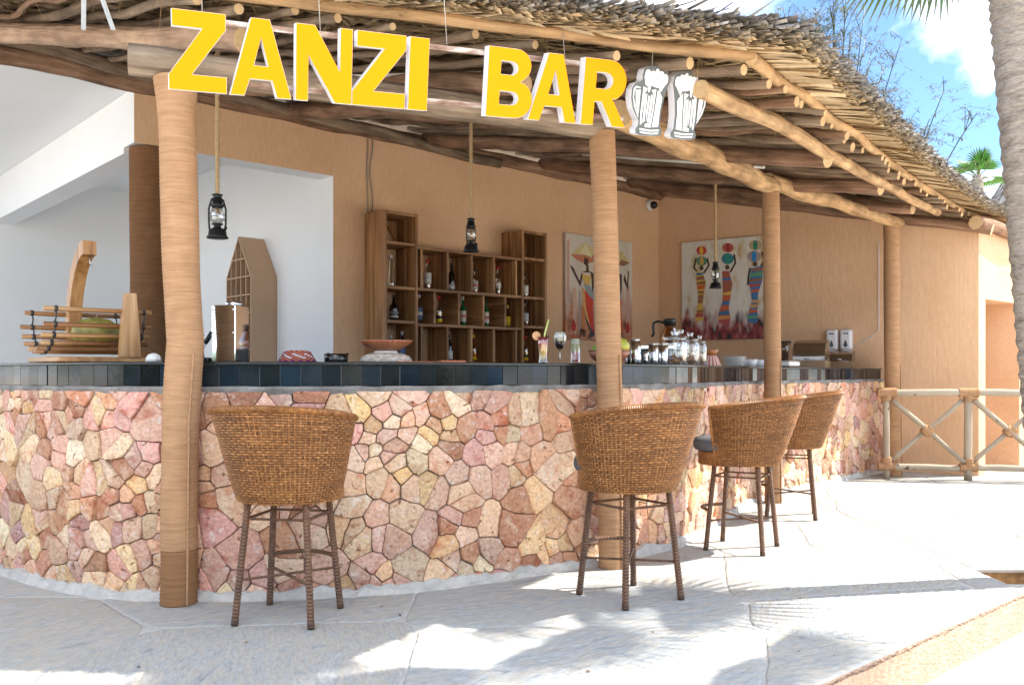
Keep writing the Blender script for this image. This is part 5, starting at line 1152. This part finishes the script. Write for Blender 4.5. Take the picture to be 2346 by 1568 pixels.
b3 = thing('small_wood_bowl', 'small smooth wooden bowl balanced on the pink woven basket', 'bowl', (p.x, p.y, 1.2005+.0905), 0); MB().lathe([(.025, 0), (.045, .012), (.062, .042), (.058, .042), (.03, .012), (.001, .01)], seg=22).build('body', mat('orange_wood', [(.3, (.30, .11, .035)), (.7, (.42, .17, .06))], 9, rough=.35), b3); MB().lathe([(.0625, .040), (.0635, .043), (.060, .0445)], seg=22).build('lip', M_teak_lt, b3)
for i in range(7):
    t, p = item('plate', 'round white plate in the stack on the counter', 'plate', 1682, .30, 0, 'stack of white plates'); t.location.z += .0135*i; MB().lathe([(.06, 0), (.075, .003), (.112, .013), (.114, .015), (.075, .007), (.001, .005)], seg=30).build('disc', M_cup, t); MB().lathe([(.05, .0002), (.055, -.0002), (.06, .001)], seg=30).build('foot_ring', M_cup, t)
for i, (u, bk) in enumerate(((1719, .26), (1741, .30))):
    t, p = item('white_bowl', ('deep white bowl beside the stack of plates', 'white bowl half hidden by the post beside the paintings')[i], 'bowl', u, bk); MB().lathe([(.035, 0), (.05, .012), (.072, .075), (.069, .075), (.045, .016), (.001, .012)], seg=24).build('body', M_cup, t); MB().lathe([(.0725, .072), (.074, .0755), (.070, .077)], seg=24).build('rim', M_cup, t)
t, p = item('white_tray', 'white rectangular serving tray at the foot of the display covers', 'tray', 1806, .10, R(50)); MB().box((0, 0, .035), (.26, .14, .05), bev=.012).build('tray_body', M_cup, t); MB().box((0, 0, .064), (.28, .16, .008), bev=.003).build('rim', M_steel, t)
t, p = item('filter_cup', 'dark rimmed clear filter cup behind the display covers', 'cup', 1797, .75); MB().lathe([(.04, .06), (.05, .20), (.075, .30)], seg=20).build('cone', M_refl_cover, t); MB().lathe([(.075, .30), (.08, .305), (.076, .315)], seg=20).build('rim', M_metal_blk, t); MB().lathe([(.06, 0), (.06, .05), (.04, .06)], seg=20).build('foot', M_metal_blk, t)
M_brown_refl = mat('reflection_brown', [(.3, (.24, .145, .075)), (.7, (.31, .19, .10))], 6, rough=.35, bump=.03)  # brown stands in for what the steel displays reflect
for i, (u, w_, h_, lb) in enumerate(((1858, .36, .31, 'steel food display painted with brown reflections, larger rounded cover on the counter'), (1922, .34, .20, 'steel food display painted with brown reflections, smaller cover near soap dispensers'))):
    t, p = item('food_display', lb, 'food display', u, .33, R(-28), 'food displays on the counter')
    MB().box((0, 0, .04), (w_, .32, .08), bev=.004).build('plinth', M_brown_refl, t)
    vs_, fs = [], []; n = 12
    for j in range(n+1):
        a = math.pi*.5*j/n; y, z = .14-.28*math.sin(a)**1.0 if False else .14-.29*(1-math.cos(math.pi/2-a) if False else math.sin(a)), .082+(h_-.08)*math.cos(a)**.6 if j < n else .082
        vs_ += [(-w_*.47, y, z), (w_*.47, y, z)]
    for j in range(n): fs.append((2*j, 2*j+1, 2*j+3, 2*j+2))
    m = MB(); m.add(vs_, fs, smooth=True); m.add([(s_*w_*.47, y, z) for s_ in (-1,) for (_, y, z) in vs_[::2]]+[(-w_*.47, .14, .082)], [tuple(range(n+2))]); m.add([(w_*.47, y, z) for (_, y, z) in vs_[::2]]+[(w_*.47, .14, .082)], [tuple(range(n+1, -1, -1))]); m.build('reflection_brown_cover', M_refl_cover, t)
    MB().box((0, .15, .08+(h_-.08)/2), (w_*.94, .01, h_-.08)).build('back_panel', M_brown_refl, t); MB().tube([(-.05, -.155, .10), (-.05, -.175, .10), (.05, -.175, .10), (.05, -.155, .10)], .005, 6).build('handle', M_steel, t)

# ------------------------------------------------------------------ pole railing
rl = thing('pole_railing', 'railing of pale peeled poles with crossed braces lashed with jute', 'railing', (4.06, 9.70, 0), math.atan2(-.16, 1))
def pole(nm, a, b, r_): log(nm, [a, b], r_, M_log_white, rl, seg=12, wob=.012, taper=.94, step=.10, kn=.14)
def lash(a, b, r_):
    a, b = Vector(a), Vector(b); n = max(4, int((b-a).length/.009)*2); MB().tube([a+(b-a)*i/n for i in range(n+1)], [r_+(.0022 if i % 2 else -.0022)+.003*mnoise.noise((i*.3, a.x, a.z)) for i in range(n+1)], 14).build('jute_lashing', M_jute, rl)
XS = [0, .83, 1.66, 2.5, 3.3]; ZT, ZB = .935, .135
for i, x in enumerate(XS): pole('upright', (x, 0, .0), (x, 0, ZT-.02), .034 if i == 0 else .042)
for a, b in zip(XS[:-1], XS[1:]):
    pole('top_rail', (a, -.01, ZT), (b, -.01, ZT), .038); pole('bottom_rail', (a, 0, ZB), (b, 0, ZB-.01), .036)
    pole('brace', (a+.05, -.02, ZT-.08), (b-.05, -.02, ZB+.06), .028); pole('brace', (a+.05, .03, ZB+.06), (b-.05, .03, ZT-.08), .026)
    c_ = ((a+b)/2, 0, (ZT+ZB)/2-.01); d1 = Vector((.83, 0, -.66)).normalized()*.055
    lash(Vector(c_)-d1+Vector((0, .005, 0)), Vector(c_)+d1+Vector((0, .005, 0)), .052); d2 = Vector((.83, 0, .66)).normalized()*.05; lash(Vector(c_)-d2, Vector(c_)+d2, .047)
for i, x in enumerate(XS):
    lash((x-.10, -.005, ZT), (x+.10, -.005, ZT), .049); lash((x, 0, ZT-.09), (x, 0, ZT-.025), .051); lash((x-.09, 0, ZB), (x+.09, 0, ZB), .047); lash((x, 0, ZB+.02), (x, 0, ZB+.10), .050)

# ------------------------------------------------------------------ palms and greenery
LF = [(.045, .105, .022), (.06, .13, .028), (.035, .085, .018), (.09, .14, .03)]
def fan_leaf(m, base, direc, up, pet, rad, nseg, col, droop=.25, spread=2.5):
    """petiole plus a pleated fan of pointed segments"""
    D = direc.normalized(); S = D.cross(up).normalized(); U = S.cross(D).normalized(); hub = base+D*pet+Vector((0, 0, -.03*pet*pet))
    m.tube([base, base+D*pet*.5+Vector((0, 0, .02)), hub], [.014, .011, .008], 5, col=(.12, .13, .04))
    for i in range(nseg):
        a = -spread/2+spread*i/(nseg-1); L = rad*(1-.28*abs(a/spread*2)**2)*rv(.93, 1.04); d = (D*math.cos(a)+S*math.sin(a)).normalized()
        w = L*spread/nseg*.52; sd_v = d.cross(U).normalized(); c = tuple(k*rv(.8, 1.2) for k in col); tip_c = tuple(k*1.1 for k in (.16, .14, .05))
        p1 = hub+d*L*.45-U*droop*.08*L; p2 = hub+d*L*.72-Vector((0, 0, droop*.22*L)); p3 = hub+d*L-Vector((0, 0, droop*.65*L))
        f = U*w*.35*(1 if i % 2 else -1)
        m.add([hub, p1-sd_v*w*.5+f, p1+sd_v*w*.5-f, p2-sd_v*w*.42, p2+sd_v*w*.42, p3], [(0, 1, 2), (1, 3, 4, 2), (3, 5, 4)], 0, None, [c, c, c, c, c, tip_c])
def trunk(m, pts, r0, r1, rings=60, seg=20):
    P = crom3(pts, rings); n = len(P); m.tube(P, [r0+(r1-r0)*i/n+.006*math.sin(i*1.9)+.006*mnoise.noise((i*.7, 0, 0)) for i in range(n)], seg)
def crom3(P, n):
    P = [Vector(p) for p in P]; out = []
    for i in range(n+1):
        f = i/n*(len(P)-1); k = min(int(f), len(P)-2); out.append(P[k].lerp(P[k+1], f-k))
    return out
random.seed(77)
PBX, PBY = 3.06, 4.97; LEAN = Vector((-.085, .0, 1)); CH = 4.0; COT = math.cos(SUN_EL)/math.sin(SUN_EL)
palm = thing('fan_palm', 'leaning grey palm trunk at the edge of the terrace beside the kerb', 'palm tree', (PBX, PBY, -.19))
m = MB(); trunk(m, [Vector((0, 0, 0)), LEAN*1.6, LEAN*3.2+Vector((0, 0, 0)), LEAN*(CH+.25)], .118, .106, 170, 26); m.build('trunk', M_trunk, palm)
m = MB()
for k in range(150):      # stubs and fibres on the bark
    z = rv(.3, CH); a = rv(0, 6.28); c = LEAN*z+Vector((math.cos(a), math.sin(a), 0))*.110; o = Vector((math.cos(a), math.sin(a), rv(-.5, .9))).normalized()*rv(.012, .05); w = Vector((-math.sin(a), math.cos(a), 0))*rv(.003, .014)
    m.add([c-w, c+w, c+o], [(0, 1, 2)], col=(.35, .3, .25))
m.build('bark_fibres', M_thatch, palm, kind='stuff')
top = LEAN*(CH+.2)
m = MB(); leafdirs = []
for k in range(15):
    a = 1.0+k*3.9/14+rv(-.1, .1); el_ = R([62, 38, 12, -8][k % 4]+rv(-8, 8)); leafdirs.append((Vector((math.cos(a)*math.cos(el_), math.sin(a)*math.cos(el_), math.sin(el_))), rv(.55, .85), rv(.62, .8)))
m2 = MB()
for d, pet, rad in leafdirs: fan_leaf(m2, top+d*.08, d, Vector((0, 0, 1)), pet, rad, 30, random.choice(LF), rv(.25, .5))
for gx, gy, hz, rad in ((1.02, 4.48, 3.8, .86), (.42, 3.74, 3.85, .66), (1.28, 3.62, 3.7, .62), (.02, 4.10, 4.1, .52), (.55, 4.50, 4.2, .6), (.95, 3.30, 3.8, .55), (.78, 4.12, 4.3, .45), (.15, 3.55, 4.2, .5), (-.35, 4.32, 4.4, .5), (.35, 4.22, 4.5, .4)):
    cv = Vector((gx+hz*COT*SUN_H.x, gy+hz*COT*SUN_H.y, hz))-Vector(palm.location); dd_ = (cv-top); hl = max(.25, dd_.length-rad*.42); fan_leaf(m2, top, dd_, Vector((0, 0, 1)), hl, rad, 24, random.choice(LF), .12, 2.7)
# one leaf hangs into view
hp = at(2168, -140, 5.05)-Vector(palm.location); fan_leaf(m2, top, (hp-top), Vector((.25, 1, .1)), (hp-top).length, .46, 22, (.055, .105, .025), .15, 1.9)
m2.build('crown', M_leaf, palm)
# planting hole lined with stone and soil
ph = MB(); ph.box((HX+.6, HY1+.02, -.10), (1.3, .06, .165)); tag(ph.build('planter_lining', mat('brown_rubble', [(.3, (.12, .065, .025)), (.6, (.36, .21, .09))], 14, rough=.95, bump=1, bscale=30)), kind='structure')
ph = MB(); ph.box((HX+.62, HY1+.025, -.012), (1.32, .09, .016)); tag(ph.build('planter_edge', M_joint), kind='structure')
# bamboo beyond the roof
def bamboo(label, x, y, hgt, n, sp, seed):
    random.seed(seed); t = thing('bamboo_clump', label, 'bamboo', (x, y, -.19), 0, 'feathery bamboo beyond the roof'); cu, lv = MB(), MB()
    for k in range(n):
        a = rv(0, 6.28); lean = rv(.05, sp); H = hgt*rv(.72, 1.0); d = Vector((math.cos(a), math.sin(a), 0)); pts = []
        for i in range(13): f = i/12; pts.append(d*(.15+lean*H*.30*f**2.2)+Vector((0, 0, H*(f-.08*lean*f**3))))
        cu.tube(pts, [.034*(1-.8*i/12) for i in range(13)], 5, col=(.05, .06, .03))
        for b in range(60):
            f = rv(.45, 1.0); i = min(11, int(f*12)); p0 = pts[i].lerp(pts[i+1], f*12-i); ba = rv(0, 6.28); bd = Vector((math.cos(ba)*.8, math.sin(ba)*.8, rv(.15, .9))).normalized(); bl = rv(.3, 1.0)*(1.15-f*.5)
            p1 = p0+bd*bl*.6; p2 = p0+bd*bl+Vector((0, 0, -.10*bl)); w = Vector((-math.sin(ba), math.cos(ba), 0))*.007; cu.add([p0-w, p0+w, p1+w*.7, p1-w*.7, p2], [(0, 1, 2, 3), (3, 2, 4)], 0, None, (.05, .055, .03))
            for q in range(13):
                s0 = p0.lerp(p2, rv(.3, 1)); la = rv(0, 6.28); ld = Vector((math.cos(la), math.sin(la), rv(-.7, .4))).normalized()*rv(.07, .15); lw = ld.cross(Vector((0, 0, 1))).normalized()*.008; lv.add([s0, s0+ld*.4+lw, s0+ld, s0+ld*.4-lw], [(0, 1, 2, 3)], 0, None, random.choice([(.10, .13, .055), (.14, .17, .08), (.07, .10, .045)]))
    cu.build('culms', M_leaf, t); lv.build('foliage', M_leaf, t)
q = at(1905, 100, 17); bamboo('tall feathery bamboo clump rising behind the thatch edge', q.x, q.y, 8.5, 44, .7, 3)
q = at(1990, 200, 15); bamboo('shorter arching bamboo clump behind the thatch edge', q.x, q.y, 6.6, 28, 1.15, 5)
# far small palm
q = at(2240, 420, 18); fp = thing('small_fan_palm', 'small bright green fan palm beyond the end of the thatch', 'palm tree', (q.x, q.y, -.19))
m = MB(); trunk(m, [Vector((0, 0, 0)), Vector((.1, 0, 2.5)), Vector((0, 0, 5.3))], .14, .10, 40, 10); m.build('trunk', M_trunk, fp); m = MB()
random.seed(6)
for k in range(20):
    a = k*2.399; el_ = R([75, 50, 25, -5, -25][k % 5]); d = Vector((math.cos(a)*math.cos(el_), math.sin(a)*math.cos(el_), math.sin(el_))); fan_leaf(m, Vector((0, 0, 5.25)), d, Vector((0, 0, 1)), .28, .42, 18, random.choice([(.07, .22, .03), (.10, .28, .04), (.05, .14, .03)]), .2, 2.6)
m.build('crown', M_leaf, fp)
# low shrubs by the far hut
q = at(2330, 560, 21); sb = thing('hut_shrub', 'green leafy shrub in front of the far thatched hut', 'shrub', (q.x, q.y, -.19)); m = MB(); m2 = MB()
for k in range(14): a = rv(0, 6.28); m.tube([(0, 0, 0), (.5*math.cos(a), .5*math.sin(a), 2.2), (1.0*math.cos(a), 1.0*math.sin(a), rv(3.2, 4.6))], [.04, .025, .008], 5)
for k in range(1500):
    c = Vector((rv(-1.2, 1.2), rv(-1, 1), rv(2.3, 4.7))); 
    if (c.x/1.2)**2+((c.z-3.5)/1.3)**2 > 1: continue
    d = Vector((rv(-1, 1), rv(-1, 1), rv(-.4, .8))).normalized()*rv(.08, .16); w = d.cross(Vector((rv(-1, 1), 0, 1))).normalized()*.03; m2.add([c, c+d*.5+w, c+d, c+d*.5-w], [(0, 1, 2, 3)], 0, None, random.choice(LF))
m.build('stem', M_trunk, sb); m2.build('foliage', M_leaf, sb)
# far thatched hut
q = at(2425, 420, 24); hut = thing('far_hut', 'conical grey thatched hut roof showing behind the palm trunk', 'hut', (q.x, q.y, -.19))
MB().lathe([(2.6, 0), (2.6, 3.0)], seg=24).build('wall', M_plaster, hut); MB().lathe([(3.2, 2.8), (2.9, 3.2), (.12, 8.7), (.001, 8.8)], seg=40).build('roof_core', mat('grey_thatch', [(.3, (.16, .14, .12)), (.7, (.42, .40, .37))], 14, stretch=(1, 1, .5), rough=.9, bump=1, bscale=20, bdist=.05), hut)
n = 7000; a = rng.uniform(0, 6.283, n); f = np.sqrt(rng.random(n)); r_ = .12+3.0*f; z = 8.7-5.5*f; P = np.stack([r_*np.cos(a), r_*np.sin(a), z+.06], 1); D = np.stack([np.cos(a)*.62, np.sin(a)*.62, -np.full(n, .78)+rng.normal(0, .12, n)], 1); D /= np.linalg.norm(D, axis=1)[:, None]
U_ = np.stack([np.cos(a)*.78, np.sin(a)*.78, np.full(n, .62)], 1); blades('thatch_leaves', P, D, U_, rng.uniform(.25, .5, n), rng.uniform(.03, .09, n), cols(n, (.48, .46, .43), (.22, .20, .18), .2), parent=hut)

# unseen hedge added behind the viewer to darken what the glossy tiles mirror
hd = thing('added_hedge', 'long dense dark green hedge added out of view to darken the tile reflections', 'hedge', (0, -12, -.19)); m = MB()
m.box((0, 0, .9), (60, 1.1, 1.8)); m.build('hedge_core', mat('hedge_shade', [(.3, (.015, .025, .008)), (.7, (.03, .05, .014))], 8, rough=.9, bump=.5), hd)
n = 14000; P = np.stack([rng.uniform(-30, 30, n), .58+rng.normal(0, .08, n), rng.uniform(.02, 2.0, n)], 1); D = np.stack([rng.normal(0, 1, n), np.abs(rng.normal(.5, .5, n)), rng.normal(.2, .8, n)], 1); D /= np.linalg.norm(D, axis=1)[:, None]
U_ = np.tile(np.array([.1, .9, .4]), (n, 1)); blades('hedge_leaves', P, D, U_, rng.uniform(.1, .22, n), rng.uniform(.05, .10, n), cols(n, (.03, .06, .012), (.07, .11, .03), .2), mt=M_leaf, parent=hd)

# crumbs of bark and dry leaf blown over the paving
random.seed(19); m = MB()
for k in range(90):
    x, y = rv(-3, 4.5), rv(3.0, 9.5)
    if inside_bar((x, y)) or KN.dot(Vector((x, y)))-kc > -.05: continue
    s_ = rv(.004, .016); a = rv(0, 6.28); w = Vector((math.cos(a), math.sin(a), 0))*s_; v_ = Vector((-math.sin(a), math.cos(a), 0))*s_*rv(.2, .6); c = Vector((x, y, .004)); up = Vector((0, 0, s_*rv(.2, .5)))
    b_ = random.choice([(.16, .10, .05), (.25, .18, .10), (.10, .07, .05)]); m.add([c-w, c-v_, c+w, c+v_, c+up], [(0, 1, 4), (1, 2, 4), (2, 3, 4), (3, 0, 4)], 0, None, b_)
m.build('paving_litter', M_thatch, terrace, kind='stuff')
